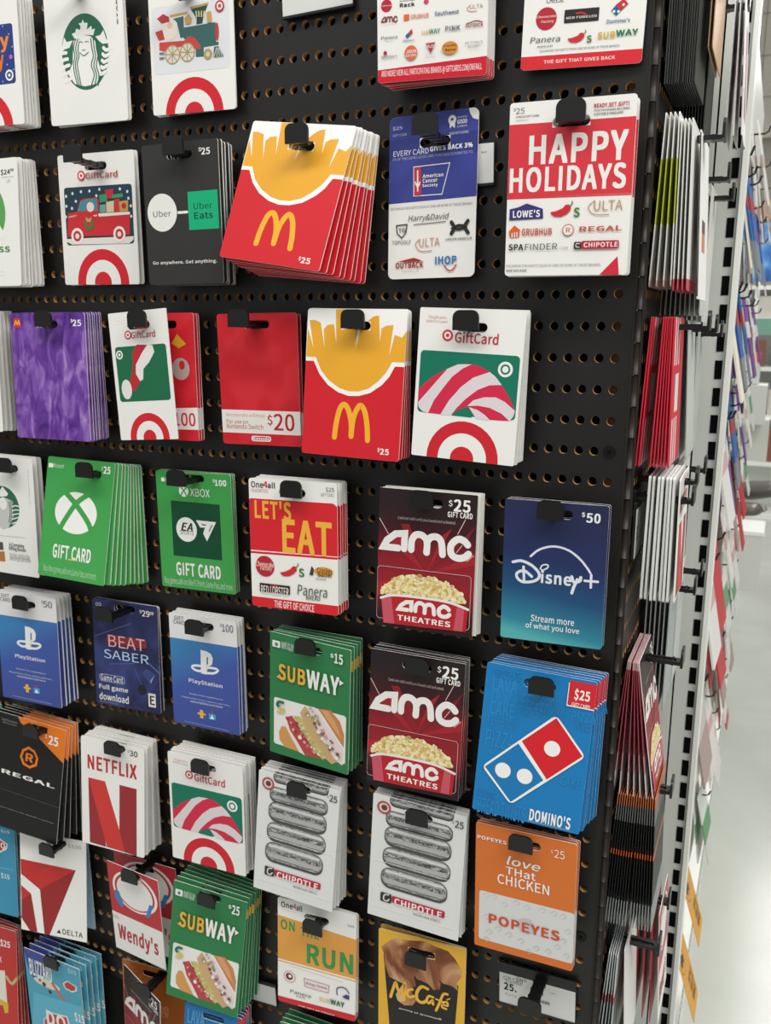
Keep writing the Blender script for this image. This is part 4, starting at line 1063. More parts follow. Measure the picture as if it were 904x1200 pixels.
  ('C',-9.56,-39.41,2.27,'efe2dc'),
  ('C',-3.26,-37.56,1.89,'d9706c'),
  ('C',-3.99,-39.88,1.84,'a83a3e'),
  ('C',-4.25,-43.08,1.79,'e6a39c'),
  ('C',2.79,-40.9,1.19,'e6a39c'),
  ('C',-0.52,-46.41,2.09,'d9706c'),
  ('C',1.36,-45.3,1.63,'d9706c'),
  ('C',3.05,-46.03,2.2,'a83a3e'),
  ('C',7.5,-51.57,1.14,'a83a3e'),
  ('C',5.76,-49.19,1.85,'d9706c'),
  ('C',7.03,-50.81,1.62,'e6a39c'),
  ('C',-14.93,-21.4,1.1,'e3dcae'),
  ('C',-14.64,-20.44,1.11,'a9b060'),
  ('C',-7.4,-23.84,1.32,'d8d59a'),
  ('C',-8.96,-24.49,1.02,'d8d59a'),
  ('C',-5.52,-28.11,1.74,'e3dcae'),
  ('C',-7.75,-30.45,1.17,'d8d59a'),
  ('C',-5.63,-32.41,1.59,'a9b060'),
  ('C',-1.04,-31.55,1.13,'a9b060'),
  ('C',-0.74,-32.85,1.3,'d8d59a'),
  ('C',2.26,-36.58,1.13,'d8d59a'),
  ('C',0.48,-38.41,1.16,'d8d59a'),
  ('C',6.24,-40.02,1.16,'a9b060'),
  ('C',3.95,-45.95,1.41,'e3dcae'),
  ('C',7.54,-47.08,1.47,'e3dcae'),
  ('C',11.03,-46.04,1.03,'d8d59a'),
  ('C',13.68,-48.02,1.7,'d8d59a'),
  ('C',12.08,-51.3,1.59,'e3dcae'),
  ('C',13.58,-51.81,1.13,'e3dcae'),
  ('C',2.32,-4.97,1.38,'c9a0a0'),
  ('C',-1.34,-12.24,2.03,'8fa05a'),
  ('C',-0.35,-13.22,1.1,'f3ebe6'),
  ('C',4.97,-7.56,1.13,'c9a0a0'),
  ('C',5.57,-14.06,1.98,'8fa05a'),
  ('C',8.25,-11.28,1.12,'7d4a55'),
  ('C',9.95,-11.9,1.83,'c9a0a0'),
  ('C',11.19,-16.42,1.91,'8fa05a'),
  ('C',7.59,-19.58,1.86,'7d4a55'),
  ('C',12.86,-18.91,1.52,'9a6470'),
  ('C',9.43,-23.22,1.07,'7d4a55'),
  ('C',15.85,-22.58,1.09,'f3ebe6'),
  ('C',11.83,-27.4,1.95,'f3ebe6'),
  ('C',18.05,-27.04,1.03,'7d4a55'),
  ('C',16.62,-24.77,2.01,'c9a0a0'),
  ('C',16.37,-28.6,2.01,'9a6470'),
  ('C',16.56,-33.37,1.82,'f3ebe6'),
  ('C',20.58,-30.56,1.88,'c9a0a0'),
  ('C',18.85,-36.0,1.16,'f3ebe6'),
  ('C',25.69,-32.93,1.06,'7d4a55'),
  ('C',21.88,-38.6,1.13,'8fa05a'),
  ('C',24.1,-39.61,1.22,'9a6470'),
  ('C',27.71,-34.25,1.27,'7d4a55'),
  ('C',25.02,-42.33,1.59,'7d4a55'),
  ('C',25.91,-39.98,1.86,'f3ebe6'),
  ('C',28.08,-40.64,1.87,'9a6470'),
  ('C',32.23,-44.23,1.27,'c9a0a0'),
  ('C',34.08,-45.15,1.94,'7d4a55'),
  ('C',35.28,-46.86,1.4,'8fa05a'),
  ('C',32.95,-49.19,2.0,'f3ebe6'),
  ('part','emblem'),
  ('L','1f6b4a',2.63,1,[(-28.66,-6.64),(-33.45,-6.86),(-35.83,-10.4),(-32.93,-12.56)]),
  ('L','d9c25a',2.31,1,[(-32.6,-13.2),(-27.81,-13.68),(-29.37,-17.01),(-34.97,-17.48)]),
  ('part','lettering'),
  ('R',-41.44,50.17,-32.47,57.07,0.8,'e9e9e4'),
  ('C',-36.78,53.22,1.96,'6f7f74'),
  ('T','Add it to',-31.22,53.32,-17.14,58.19,'d5e0d5',1,0),
  ('T','the App',-31.19,49.32,-17.72,54.08,'d5e0d5',1,0),
  ('T','SUB',-34.12,17.22,-3.27,34.17,'eeb23f',2,0),
  ('T','WAY',-1.83,16.34,34.31,35.42,'f0eee8',2,0),
  ('P','eeb23f',[(-36.37,19.28),(-32.09,23.21),(-31.57,17.85)]),
  ('P','f0eee8',[(34.35,33.07),(39.08,30.78),(34.74,27.19)]),
  ('part','price_text'),
  ('T','$',23.97,53.51,27.75,57.85,'f0eee8',2,0),
  ('T','15',28.49,48.74,37.72,58.77,'f0eee8',2,0),
 ]),
 'sub_twentyfive': (90.3, 129.2, '2f7d49', 1, [
  ('part','plastic_card'),
  ('R',-40.38,-54.3,41.74,-3.55,2.5,'ece9e4'),
  ('part','picture'),
  ('P','d49a55',[(-34.32,-40.03),(-31.16,-32.99),(-26.05,-32.6),(-19.6,-43.21),(-9.71,-55.67),(-27.46,-54.99),(-33.61,-48.66)]),
  ('P','ece0d8',[(-27.99,-30.21),(-22.14,-26.42),(-3.74,-57.55),(-10.33,-55.86)]),
  ('P','b8484a',[(-26.15,-21.97),(-19.05,-18.6),(-10.0,-28.88),(0.69,-38.88),(8.49,-46.73),(14.75,-56.4),(-3.75,-56.83),(-13.28,-44.32),(-21.27,-34.92)]),
  ('P','cfa878',[(-9.7,-12.91),(-4.36,-4.31),(0.32,-8.8),(11.23,-22.99),(23.64,-42.31),(32.82,-53.86),(26.89,-58.21),(14.67,-50.67),(2.18,-34.14),(-7.29,-19.47)]),
  ('P','c8bd74',[(-17.48,-18.18),(-9.66,-16.94),(0.59,-30.26),(16.14,-47.37),(17.8,-56.93),(8.55,-51.03),(-2.41,-38.32)]),
  ('P','e9dad6',[(-2.82,-3.9),(6.69,-2.82),(15.66,-13.23),(29.41,-27.86),(40.02,-40.37),(38.82,-56.32),(29.8,-51.91),(15.94,-33.1),(5.03,-16.12)]),
  ('P','c98552',[(10.21,-3.32),(24.52,-1.64),(35.08,-10.75),(40.02,-23.44),(39.96,-36.85),(29.37,-25.04),(18.67,-12.41)]),
  ('P','dda06c',[(14.0,-3.44),(21.54,-3.14),(30.67,-13.37),(37.6,-28.36),(29.3,-20.81),(20.16,-11.29)]),
  ('C',-25.06,-21.99,1.6,'e6a39c'),
  ('C',-24.7,-23.19,1.78,'a83a3e'),
  ('C',-17.53,-27.36,1.39,'a83a3e'),
  ('C',-20.16,-26.42,1.27,'e6a39c'),
  ('C',-13.42,-25.5,1.86,'a83a3e'),
  ('C',-13.02,-28.14,1.49,'a83a3e'),
  ('C',-17.07,-33.44,1.91,'e6a39c'),
  ('C',-14.85,-33.84,1.24,'a83a3e'),
  ('C',-14.68,-34.52,1.95,'a83a3e'),
  ('C',-6.6,-35.28,1.6,'a83a3e'),
  ('C',-8.36,-35.54,1.48,'d9706c'),
  ('C',-9.56,-39.41,2.27,'efe2dc'),
  ('C',-3.26,-37.56,1.89,'d9706c'),
  ('C',-3.99,-39.88,1.84,'a83a3e'),
  ('C',-4.25,-43.08,1.79,'e6a39c'),
  ('C',2.79,-40.9,1.19,'e6a39c'),
  ('C',-0.52,-46.41,2.09,'d9706c'),
  ('C',1.36,-45.3,1.63,'d9706c'),
  ('C',3.05,-46.03,2.2,'a83a3e'),
  ('C',7.5,-51.57,1.14,'a83a3e'),
  ('C',5.76,-49.19,1.85,'d9706c'),
  ('C',7.03,-50.81,1.62,'e6a39c'),
  ('C',-14.93,-21.4,1.1,'e3dcae'),
  ('C',-14.64,-20.44,1.11,'a9b060'),
  ('C',-7.4,-23.84,1.32,'d8d59a'),
  ('C',-8.96,-24.49,1.02,'d8d59a'),
  ('C',-5.52,-28.11,1.74,'e3dcae'),
  ('C',-7.75,-30.45,1.17,'d8d59a'),
  ('C',-5.63,-32.41,1.59,'a9b060'),
  ('C',-1.04,-31.55,1.13,'a9b060'),
  ('C',-0.74,-32.85,1.3,'d8d59a'),
  ('C',2.26,-36.58,1.13,'d8d59a'),
  ('C',0.48,-38.41,1.16,'d8d59a'),
  ('C',6.24,-40.02,1.16,'a9b060'),
  ('C',3.95,-45.95,1.41,'e3dcae'),
  ('C',7.54,-47.08,1.47,'e3dcae'),
  ('C',11.03,-46.04,1.03,'d8d59a'),
  ('C',13.68,-48.02,1.7,'d8d59a'),
  ('C',12.08,-51.3,1.59,'e3dcae'),
  ('C',13.58,-51.81,1.13,'e3dcae'),
  ('C',2.32,-4.97,1.38,'c9a0a0'),
  ('C',-1.34,-12.24,2.03,'8fa05a'),
  ('C',-0.35,-13.22,1.1,'f3ebe6'),
  ('C',4.97,-7.56,1.13,'c9a0a0'),
  ('C',5.57,-14.06,1.98,'8fa05a'),
  ('C',8.25,-11.28,1.12,'7d4a55'),
  ('C',9.95,-11.9,1.83,'c9a0a0'),
  ('C',11.19,-16.42,1.91,'8fa05a'),
  ('C',7.59,-19.58,1.86,'7d4a55'),
  ('C',12.86,-18.91,1.52,'9a6470'),
  ('C',9.43,-23.22,1.07,'7d4a55'),
  ('C',15.85,-22.58,1.09,'f3ebe6'),
  ('C',11.83,-27.4,1.95,'f3ebe6'),
  ('C',18.05,-27.04,1.03,'7d4a55'),
  ('C',16.62,-24.77,2.01,'c9a0a0'),
  ('C',16.37,-28.6,2.01,'9a6470'),
  ('C',16.56,-33.37,1.82,'f3ebe6'),
  ('C',20.58,-30.56,1.88,'c9a0a0'),
  ('C',18.85,-36.0,1.16,'f3ebe6'),
  ('C',25.69,-32.93,1.06,'7d4a55'),
  ('C',21.88,-38.6,1.13,'8fa05a'),
  ('C',24.1,-39.61,1.22,'9a6470'),
  ('C',27.71,-34.25,1.27,'7d4a55'),
  ('C',25.02,-42.33,1.59,'7d4a55'),
  ('C',25.91,-39.98,1.86,'f3ebe6'),
  ('C',28.08,-40.64,1.87,'9a6470'),
  ('C',32.23,-44.23,1.27,'c9a0a0'),
  ('C',34.08,-45.15,1.94,'7d4a55'),
  ('C',35.28,-46.86,1.4,'8fa05a'),
  ('C',32.95,-49.19,2.0,'f3ebe6'),
  ('part','emblem'),
  ('L','1f6b4a',2.63,1,[(-28.66,-6.64),(-33.45,-6.86),(-35.83,-10.4),(-32.93,-12.56)]),
  ('L','d9c25a',2.31,1,[(-32.6,-13.2),(-27.81,-13.68),(-29.37,-17.01),(-34.97,-17.48)]),
  ('part','lettering'),
  ('R',-41.44,50.17,-32.47,57.07,0.8,'e9e9e4'),
  ('C',-36.78,53.22,1.96,'6f7f74'),
  ('T','Add it to',-31.22,53.32,-17.14,58.19,'d5e0d5',1,0),
  ('T','the App',-31.19,49.32,-17.72,54.08,'d5e0d5',1,0),
  ('T','SUB',-34.12,17.22,-3.27,34.17,'eeb23f',2,0),
  ('T','WAY',-1.83,16.34,34.31,35.42,'f0eee8',2,0),
  ('P','eeb23f',[(-36.37,19.28),(-32.09,23.21),(-31.57,17.85)]),
  ('P','f0eee8',[(34.35,33.07),(39.08,30.78),(34.74,27.19)]),
  ('part','price_text'),
  ('T','$',23.97,53.51,27.75,57.85,'f0eee8',2,0),
  ('T','25',28.49,48.74,37.72,58.77,'f0eee8',2,0),
 ]),
 'domino': (95.1, 136.6, '1a7ab8', 2, [
  ('part','pattern_text'),
  ('T','LAVA',-40.81,44.02,-18.87,57.41,'2a86c2',1,0),
  ('T','CRUNCH',-40.77,32.73,-17.98,44.04,'2a86c2',1,0),
  ('T','CAKE',-41.09,21.88,-19.13,34.64,'2a86c2',1,0),
  ('T','PEPPERONI',-13.55,33.31,20.81,46.89,'2a86c2',1,0),
  ('T','PARMESAN',-15.01,26.45,6.8,35.84,'2a86c2',1,0),
  ('T','PEPPERONI',-41.71,12.26,-15.16,21.54,'2a86c2',1,0),
  ('T','PIZZA',-41.91,-7.33,-16.55,8.39,'2a86c2',1,0),
  ('T','PIZZA',29.7,31.67,49.64,39.81,'2a86c2',1,0),
  ('T','BREAD TWISTS',-42.8,-70.11,0.2,-55.07,'2a86c2',1,0),
  ('T','CAKE',26.48,-27.3,44.16,-18.92,'2a86c2',1,0),
  ('T','FIRE WINGS',-44.69,-58.19,-27.8,-46.97,'2a86c2',1,0),
  ('T','WINGS',33.29,24.47,47.17,33.71,'2a86c2',1,0),
  ('T','CHOCOLATE',-40.68,56.56,-16.62,64.71,'2a86c2',1,0),
  ('part','emblem'),
  ('PR',5.1,'f0eee8',[(16.85,33.52),(45.31,1.95),(-13.71,-55.7),(-42.53,-26.47)]),
  ('P','d3222c',[(17.28,30.7),(42.73,2.0),(15.1,-25.43),(-9.93,3.94)]),
  ('P','1c76b2',[(-12.6,1.17),(12.36,-26.79),(-13.74,-53.25),(-39.82,-26.33)]),
  ('C',16.67,2.94,6.91,'f0eee8'),
  ('C',-23.59,-26.1,6.99,'f0eee8'),
  ('C',-4.06,-27.04,6.88,'f0eee8'),
  ('part','lettering'),
  ('T',"DOMINO'S",3.88,-65.56,39.5,-54.38,'f0eee8',2,0),
  ('T','SERVING HOT PIZZA,PASTA,SANDWICHES AND DESSERTS',3.46,-66.78,40.08,-65.6,'a9c7de',1,0),
  ('part','price_panel'),
  ('R',24.34,43.29,48.65,64.24,0.8,'f0eee8'),
  ('R',25.08,44.39,47.68,66.07,0.6,'cf2833'),
  ('part','price_text'),
  ('T','$25',29.92,49.23,42.93,60.09,'f0eee8',2,0),
  ('T','GIFT CARD',28.63,43.57,43.76,47.47,'f0eee8',1,0),
 ]),
 'regal': (101.0, 142.2, '1b1a19', 0.8, [
  ('part','header_panel'),
  ('P','e57a22',[(-21.49,76.47),(59.29,74.13),(66.47,22.82),(51.47,29.8),(14.59,52.12),(-12.38,64.48)]),
  ('part','emblem'),
  ('P','e57a22',[(0.97,38.7),(9.98,35.7),(15.65,27.59),(14.52,17.61),(4.78,11.95),(-5.35,14.38),(-10.16,23.42),(-7.39,32.91)]),
  ('P','1b1a19',[(1.52,35.16),(8.61,33.02),(12.71,27.12),(11.57,19.57),(4.29,15.13),(-3.13,17.19),(-6.86,23.95),(-4.92,30.83)]),
  ('T','R',-2.12,19.8,8.71,30.08,'e57a22',2,0),
  ('part','lettering'),
  ('T','REGAL',-34.49,-3.42,41.52,1.77,'f0eee8',2,0),
  ('T','The best place to watch a movie',-45.91,-46.45,44.16,-45.57,'d3d1cd',1,0.15),
  ('T','A great gift for movie lovers',-39.77,60.99,-16.89,64.6,'9a9896',0,0),
  ('T','Redeem at any theatre',-37.47,58.01,-18.05,60.57,'9a9896',0,0),
  ('L','4a4846',0.88,0,[(-46.31,-23.21),(50.63,-24.71)]),
  ('part','price_text'),
  ('T','$',22.8,54.25,25.43,60.47,'f0eee8',2,0),
  ('T','25',27.93,48.46,41.52,59.72,'f0eee8',2,0),
 ]),
 'red_n': (83.0, 131.8, 'f0eee8', 3, [
  ('part','emblem'),
  ('P','9a2d33',[(-32.16,16.5),(-24.94,16.24),(-8.88,-64.28),(-31.14,-63.53)]),
  ('P','9a2d33',[(9.22,16.37),(31.51,16.12),(31.34,-66.01),(14.0,-64.67),(8.66,-40.56)]),
  ('P','cf3a35',[(-32.16,16.5),(-9.78,16.47),(9.15,-40.45),(15.95,-64.68),(-8.06,-64.09)]),
  ('part','lettering'),
  ('T','NETFLIX',-32.75,27.43,31.75,44.37,'c4303a',2,0),
  ('part','price_text'),
  ('T','$',20.11,56.84,22.1,60.73,'2b2a2a',0,0),
  ('T','30',22.74,53.85,32.85,60.75,'2b2a2a',1,0),
 ]),
 'foil': (90.4, 133.7, 'e2e2df', 0.8, [
  ('part','picture'),
  ('FOIL',-28.66,58.56,33.04,71.38),
  ('FOIL',-31.72,36.79,33.28,53.03),
  ('FOIL',-32.09,15.41,33.17,36.8),
  ('FOIL',-32.75,-6.6,33.56,13.89),
  ('FOIL',-33.44,-30.29,32.05,-8.71),
  ('part','plastic_card'),
  ('RO',-43.63,-54.9,43.32,-3.87,2.5,'f3f2ef'),
  ('part','emblem'),
  ('C',-33.82,54.63,6.79,'b84d4c'),
  ('C',-33.82,54.63,4.76,'d9cfc8'),
  ('C',-33.49,54.7,3.05,'6a3b32'),
  ('R',-32.76,-47.55,-21.68,-37.51,1.2,'3b2f2d'),
  ('L','d8d5cf',1.38,1,[(-24.57,-38.59),(-28.71,-39.89),(-29.25,-45.02),(-25.82,-45.91),(-23.95,-43.33)]),
  ('part','lettering'),
  ('R',-21.23,-45.63,31.05,-38.36,1.2,'b8293c'),
  ('T','CHIPOTLE',-18.5,-47.51,28.35,-39.87,'f3e4e0',2,0),
  ('T','MEXICAN GRILL',0.71,-52.02,27.91,-49.86,'7d7b79',1,0),
  ('part','price_text'),
  ('T','$',31.34,56.91,33.67,60.55,'4a4846',0,0),
  ('T','25',34.58,53.58,42.76,60.96,'4a4846',1,0),
 ]),
 'chicken': (91.9, 127.2, 'da7430', 2, [
  ('part','plastic_card'),
  ('R',-41.82,-55.72,45.93,-4.72,2.5,'d9d9d6'),
  ('L','bfc0c0',0.6,1,[(-38.12,-9.21),(-34.98,-6.14),(-32.34,-8.86),(-35.49,-11.31)]),
  ('L','bfc0c0',0.6,1,[(-30.9,-8.77),(-27.79,-5.72),(-25.16,-8.43),(-28.28,-10.87)]),
  ('L','bfc0c0',0.59,1,[(-20.77,-13.78),(-17.69,-10.72),(-15.07,-13.42),(-18.16,-15.86)]),
  ('L','bfc0c0',0.58,1,[(-9.5,-9.04),(-6.47,-6.01),(-3.88,-8.7),(-6.92,-11.11)]),
  ('L','bfc0c0',0.58,1,[(0.38,-10.91),(3.38,-7.89),(5.96,-10.57),(2.95,-12.97)]),
  ('L','bfc0c0',0.57,1,[(14.26,-10.05),(17.2,-7.06),(19.76,-9.71),(16.8,-12.1)]),
  ('L','bfc0c0',0.56,1,[(25.24,-9.98),(28.14,-7.0),(30.68,-9.65),(27.77,-12.02)]),
  ('L','bfc0c0',0.56,1,[(33.43,-10.69),(36.3,-7.72),(38.83,-10.35),(35.94,-12.72)]),
  ('L','bfc0c0',0.6,1,[(-37.82,-31.31),(-34.66,-28.16),(-32.0,-30.9),(-35.16,-33.41)]),
  ('L','bfc0c0',0.61,1,[(-34.68,-46.4),(-31.52,-43.21),(-28.86,-45.95),(-32.02,-48.5)]),
  ('L','bfc0c0',0.6,1,[(-26.04,-40.63),(-22.92,-37.47),(-20.27,-40.19),(-23.4,-42.72)]),
  ('L','bfc0c0',0.59,1,[(-15.88,-43.98),(-12.79,-40.83),(-10.16,-43.53),(-13.26,-46.06)]),
  ('L','bfc0c0',0.59,1,[(-4.39,-46.88),(-1.34,-43.73),(1.28,-46.43),(-1.78,-48.95)]),
  ('L','bfc0c0',0.61,1,[(-37.49,-55.31),(-34.31,-52.09),(-31.63,-54.83),(-34.82,-57.41)]),
  ('L','bfc0c0',0.58,1,[(21.01,-50.18),(23.96,-47.06),(26.54,-49.72),(23.57,-52.22)]),
  ('L','bfc0c0',0.57,1,[(29.07,-42.97),(31.99,-39.89),(34.54,-42.54),(31.61,-45.01)]),
  ('L','bfc0c0',0.56,1,[(38.0,-24.72),(40.86,-21.71),(43.39,-24.35),(40.51,-26.75)]),
  ('L','bfc0c0',0.57,1,[(37.53,-49.75),(40.43,-46.65),(42.97,-49.3),(40.07,-51.78)]),
  ('L','bfc0c0',0.59,1,[(9.84,-50.46),(12.84,-47.33),(15.43,-50.01),(12.42,-52.52)]),
  ('L','bfc0c0',0.59,1,[(2.93,-55.78),(5.96,-52.61),(8.57,-55.3),(5.53,-57.84)]),
  ('L','bfc0c0',0.57,1,[(34.29,-35.14),(37.17,-32.09),(39.72,-34.73),(36.81,-37.17)]),
  ('E',-4.97,-37.52,10.88,-21.8,'c2c2c2'),
  ('part','lettering'),
  ('T','love',-16.64,28.48,14.23,37.53,'f4ede6',1,0.2),
  ('T','THat',-17.14,18.55,10.46,26.31,'f4ede6',1,0),
  ('T','CHICKEN',-24.72,7.27,23.0,17.28,'f4ede6',1,0),
  ('T','POPEYES',-44.35,48.03,-17.11,51.68,'f0eee8',2,0),
  ('T','POPEYES',-32.21,-36.06,33.69,-26.01,'d2502b',2,0),
  ('part','price_text'),
  ('T','$',23.3,49.83,25.18,53.55,'f4ede6',0,0),
  ('T','25',26.36,46.46,35.4,54.36,'f4ede6',0,0),
 ]),
 'widget': (92.0, 129.1, 'f0eee8', 0.8, [
  ('part','emblem'),
  ('P','c4332f',[(-45.6,27.56),(31.51,25.9),(-18.58,-7.71),(-45.29,8.21)]),
  ('P','9a2b2c',[(31.51,25.9),(-5.94,-65.06),(-12.96,-64.57),(-18.58,-7.71)]),
  ('P','c4332f',[(-45.43,-6.4),(-31.25,-15.36),(-45.12,-26.69)]),
  ('P','9a2b2c',[(-31.25,-15.36),(-22.96,-64.17),(-33.55,-64.55),(-45.34,-49.52),(-45.12,-26.69)]),
  ('part','lettering'),
  ('T','DELTA',12.49,-59.78,40.57,-52.95,'2b2a2a',1,0),
  ('P','2b2a2a',[(4.39,-59.73),(7.73,-54.61),(10.59,-59.69)]),
  ('part','price_text'),
  ('T','$100',21.04,52.74,39.27,58.39,'9b9996',0,0),
 ]),
 'icecream_left': (76.8, 117.9, '3f93b5', 1.5, [
  ('part','price_text'),
  ('T','$15',14.43,-11.09,27.92,-3.46,'e6eef0',1,0),
  ('T','$15',17.76,50.66,31.16,55.07,'e6eef0',1,0),
  ('part','emblem'),
  ('P','e8e4e0',[(5.02,37.52),(15.97,42.1),(27.54,36.71),(25.84,29.6),(14.95,23.13),(4.29,23.55)]),
  ('P','b8332f',[(7.64,36.11),(15.85,39.78),(25.66,35.94),(23.26,30.29),(15.08,25.44),(7.12,26.34)]),
  ('T','DQ',8.54,27.74,23.63,37.19,'f0eee8',2,0),
  ('L','7db8cd',0.87,0,[(-41.14,1.37),(35.3,3.81)]),
 ]),
 'red_food': (92.1, 157.7, 'c23632', 2, [
  ('part','price_text'),
  ('T','$25',21.3,51.17,36.31,62.64,'f0eee8',2,0),
  ('part','picture'),
  ('P','e6ddd0',[(2.76,12.57),(27.07,17.91),(29.76,-31.48),(1.19,-40.57)]),
  ('P','d9b23c',[(17.79,-25.95),(31.19,-28.58),(30.81,-42.54),(25.34,-45.3),(22.94,-34.61),(17.54,-34.83)]),
  ('L','c9b27a',3.92,1,[(29.54,9.84),(37.38,1.97),(45.68,11.73)]),
  ('part','lettering'),
  ('T','K',19.32,28.27,22.77,36.67,'f0eee8',1,0),
  ('L','e8d8d0',1.39,0,[(4.84,82.59),(42.07,79.01)]),
 ]),
 'icecream': (91.3, 135.9, '4fa3bd', 1.2, [
  ('part','picture'),
  ('P','3d4b93',[(-46.99,68.67),(-15.87,68.18),(0.79,60.67),(-4.09,43.72),(-34.1,26.92),(-41.09,40.76)]),
  ('E',-33.59,20.89,10.56,32.31,'e2d6c0'),
  ('C',-16.27,24.13,3.2,'4a3527'),
  ('C',-7.25,16.25,2.89,'4a3527'),
  ('C',-22.9,27.81,1.91,'4a3527'),
  ('L','c96a55',4.6,0,[(-1.32,30.37),(16.47,10.31)]),
  ('part','lettering'),
  ('T','BLIZZARD',-38.63,31.43,-1.32,55.13,'f0eee8',2,0),
  ('P','5fb4cd',[(-36.11,5.76),(57.78,15.94),(45.98,-74.87),(-48.51,-71.16)]),
  ('part','emblem'),
  ('P','e8e4e0',[(16.24,37.7),(23.99,44.43),(38.73,41.68),(39.31,35.19),(30.96,29.67),(19.21,30.97)]),
  ('P','c03a34',[(18.64,37.9),(24.71,43.12),(36.98,40.15),(36.24,35.01),(30.32,31.53),(20.33,32.76)]),
  ('P','e8e4e0',[(-24.13,-31.23),(-10.82,-14.83),(18.19,-9.36),(21.31,-18.19),(11.02,-41.4),(-23.02,-50.93)]),
  ('P','c03a34',[(-22.24,-31.25),(-10.45,-16.41),(16.38,-12.04),(18.27,-19.3),(8.41,-39.91),(-21.37,-48.01)]),
  ('T','DQ',-17.74,-39.64,14.8,-13.13,'f0eee8',2,0),
  ('part','price_text'),
  ('T','$15',30.9,-12.17,47.15,2.78,'f0eee8',2,0),
  ('T','$15',27.22,57.21,40.47,64.31,'cfe3ea',1,0),
 ]),
 'red_round': (78.7, 118.5, 'f0eee8', 0.8, [
  ('part','header_panel'),
  ('P','c23138',[(-40.28,60.38),(42.47,60.39),(39.83,-8.12),(-41.37,-7.88)]),
  ('part','emblem'),
  ('E',-33.28,3.76,35.72,55.55,'f0eee8'),
  ('E',-29.9,5.9,31.7,53.1,'c23138'),
  ('E',-26.76,7.51,28.69,50.57,'f0eee8'),
  ('P','3f86c0',[(-31.19,22.83),(-24.17,23.59),(-17.95,5.67),(-23.06,2.61),(-30.88,11.32)]),
  ('P','3f86c0',[(22.93,22.24),(28.68,22.7),(21.48,4.44),(15.2,2.74)]),
  ('part','lettering'),
  ('T',"Wendy's",-32.02,-49.21,30.32,-21.5,'b8323a',2,0.1),
  ('part','price_text'),
  ('T','$25',-39.46,-17.36,-28.97,-11.92,'b59a98',0,0),
 ]),
 'orange_plain': (86.5, 128.7, 'b8672a', 3, [
  ('part','lettering'),
  ('T','BURGER',-21.69,34.37,16.44,35.35,'c98a55',0,0),
  ('T','KING',-7.61,14.68,20.61,5.36,'d9a070',1,0),
  ('T','AMERICA',-16.33,5.89,20.36,-0.93,'d9a070',1,0),
 ]),
 'run': (88.8, 123.4, 'f0eee8', 2.5, [
  ('part','header_panel'),
  ('P','e3a04a',[(-47.3,41.08),(48.12,33.41),(47.67,-12.0),(-47.2,-10.47)]),
  ('L','e3a04a',1.24,0,[(-47.2,-12.72),(47.71,-14.37)]),
  ('P','cf2a33',[(-47.12,-55.36),(52.35,-53.79),(52.99,-87.46),(-47.02,-106.21)]),
  ('part','lettering'),
  ('T','ON',-41.04,25.12,-24.62,36.84,'3f9350',2,0),
  ('T','THE',-18.09,23.13,2.87,33.01,'3f9350',2,0),
  ('T','RUN',-10.74,-7.71,41.32,15.59,'3f9350',2,0),
  ('T','One',-40.38,50.87,-26.9,57.57,'1c1b1b',1,0),
  ('T','4',-26.58,51.87,-23.17,58.04,'d7222e',1,0),
  ('T','all',-22.84,50.93,-16.06,57.36,'1c1b1b',1,0),
  ('T','FAVORITES',-39.93,48.05,-23.12,48.71,'d9a5a0',0,0),
  ('T','THE GIFT OF CHOICE',-20.11,-61.23,21.16,-59.65,'f0eee8',1,0),
  ('part','price_text'),
  ('T','$25',34.92,46.6,42.03,49.57,'7a7876',0,0),
  ('L','cfccc5',0.46,0,[(-30.88,-15.18),(30.68,-18.83)]),
  ('part','brand_logos'),
  ('C',-30.52,-28.74,6.99,'d9b5b0'),
  ('C',-30.52,-28.74,5.47,'f0eee8'),
  ('C',-30.81,-28.52,4.26,'7c3032'),
  ('C',-30.08,-28.03,1.82,'f0eee8'),
  ('T','Panera',-29.99,-47.69,-5.88,-43.68,'4a5543',0,0.1),
  ('T','BREAD',-22.65,-50.79,-11.83,-48.37,'8a8f84',0,0),
  ('L','c07d80',0.74,0,[(-13.72,-26.06),(14.84,-26.84),(14.0,-35.74),(-12.65,-35.32),(-13.72,-26.06)]),
  ('T','Krispy Kreme',-11.24,-33.45,12.54,-28.94,'b5585c',1,0),
  ('T','SUB',3.74,-47.9,16.14,-42.77,'dfc27a',1,0),
  ('T','WAY',16.49,-48.03,32.38,-41.84,'3a6a4a',2,0),
  ('L','5d5a86',1.26,1,[(24.21,-34.94),(23.84,-27.88),(28.1,-24.96),(33.45,-25.15),(37.5,-29.66)]),
  ('P','4a4678',[(29.6,-35.51),(34.22,-31.75),(37.81,-32.4),(37.62,-37.0),(33.64,-37.18)]),
  ('T','TACO BELL',25.34,-38.91,37.92,-38.76,'5d5a86',0,0),
 ]),
 'coffee': (89.6, 132.9, 'e8b23a', 2, [
  ('part','picture'),
  ('P','26221f',[(-39.56,38.41),(-32.74,-43.54),(34.32,-50.93),(38.14,23.84)]),
  ('P','m:coffee',[(-41.75,46.35),(-33.47,55.45),(-25.16,60.6),(-13.18,60.92),(1.23,63.96),(14.6,61.35),(26.83,59.69),(34.35,52.55),(41.41,41.14),(40.96,34.89),(36.23,26.01),(37.66,18.23),(31.38,21.85),(22.74,22.02),(16.52,25.62),(20.29,21.3),(19.21,14.17),(13.1,11.69),(6.86,17.34),(-4.16,19.5),(-7.87,23.8),(-5.26,11.05),(-11.28,5.2),(-4.42,-5.06),(-8.6,-12.45),(-17.13,-14.94),(-24.49,-10.93),(-26.37,-4.67),(-18.62,9.81),(-33.16,13.61),(-38.05,25.55),(-38.72,37.33)]),
  ('part','lettering'),
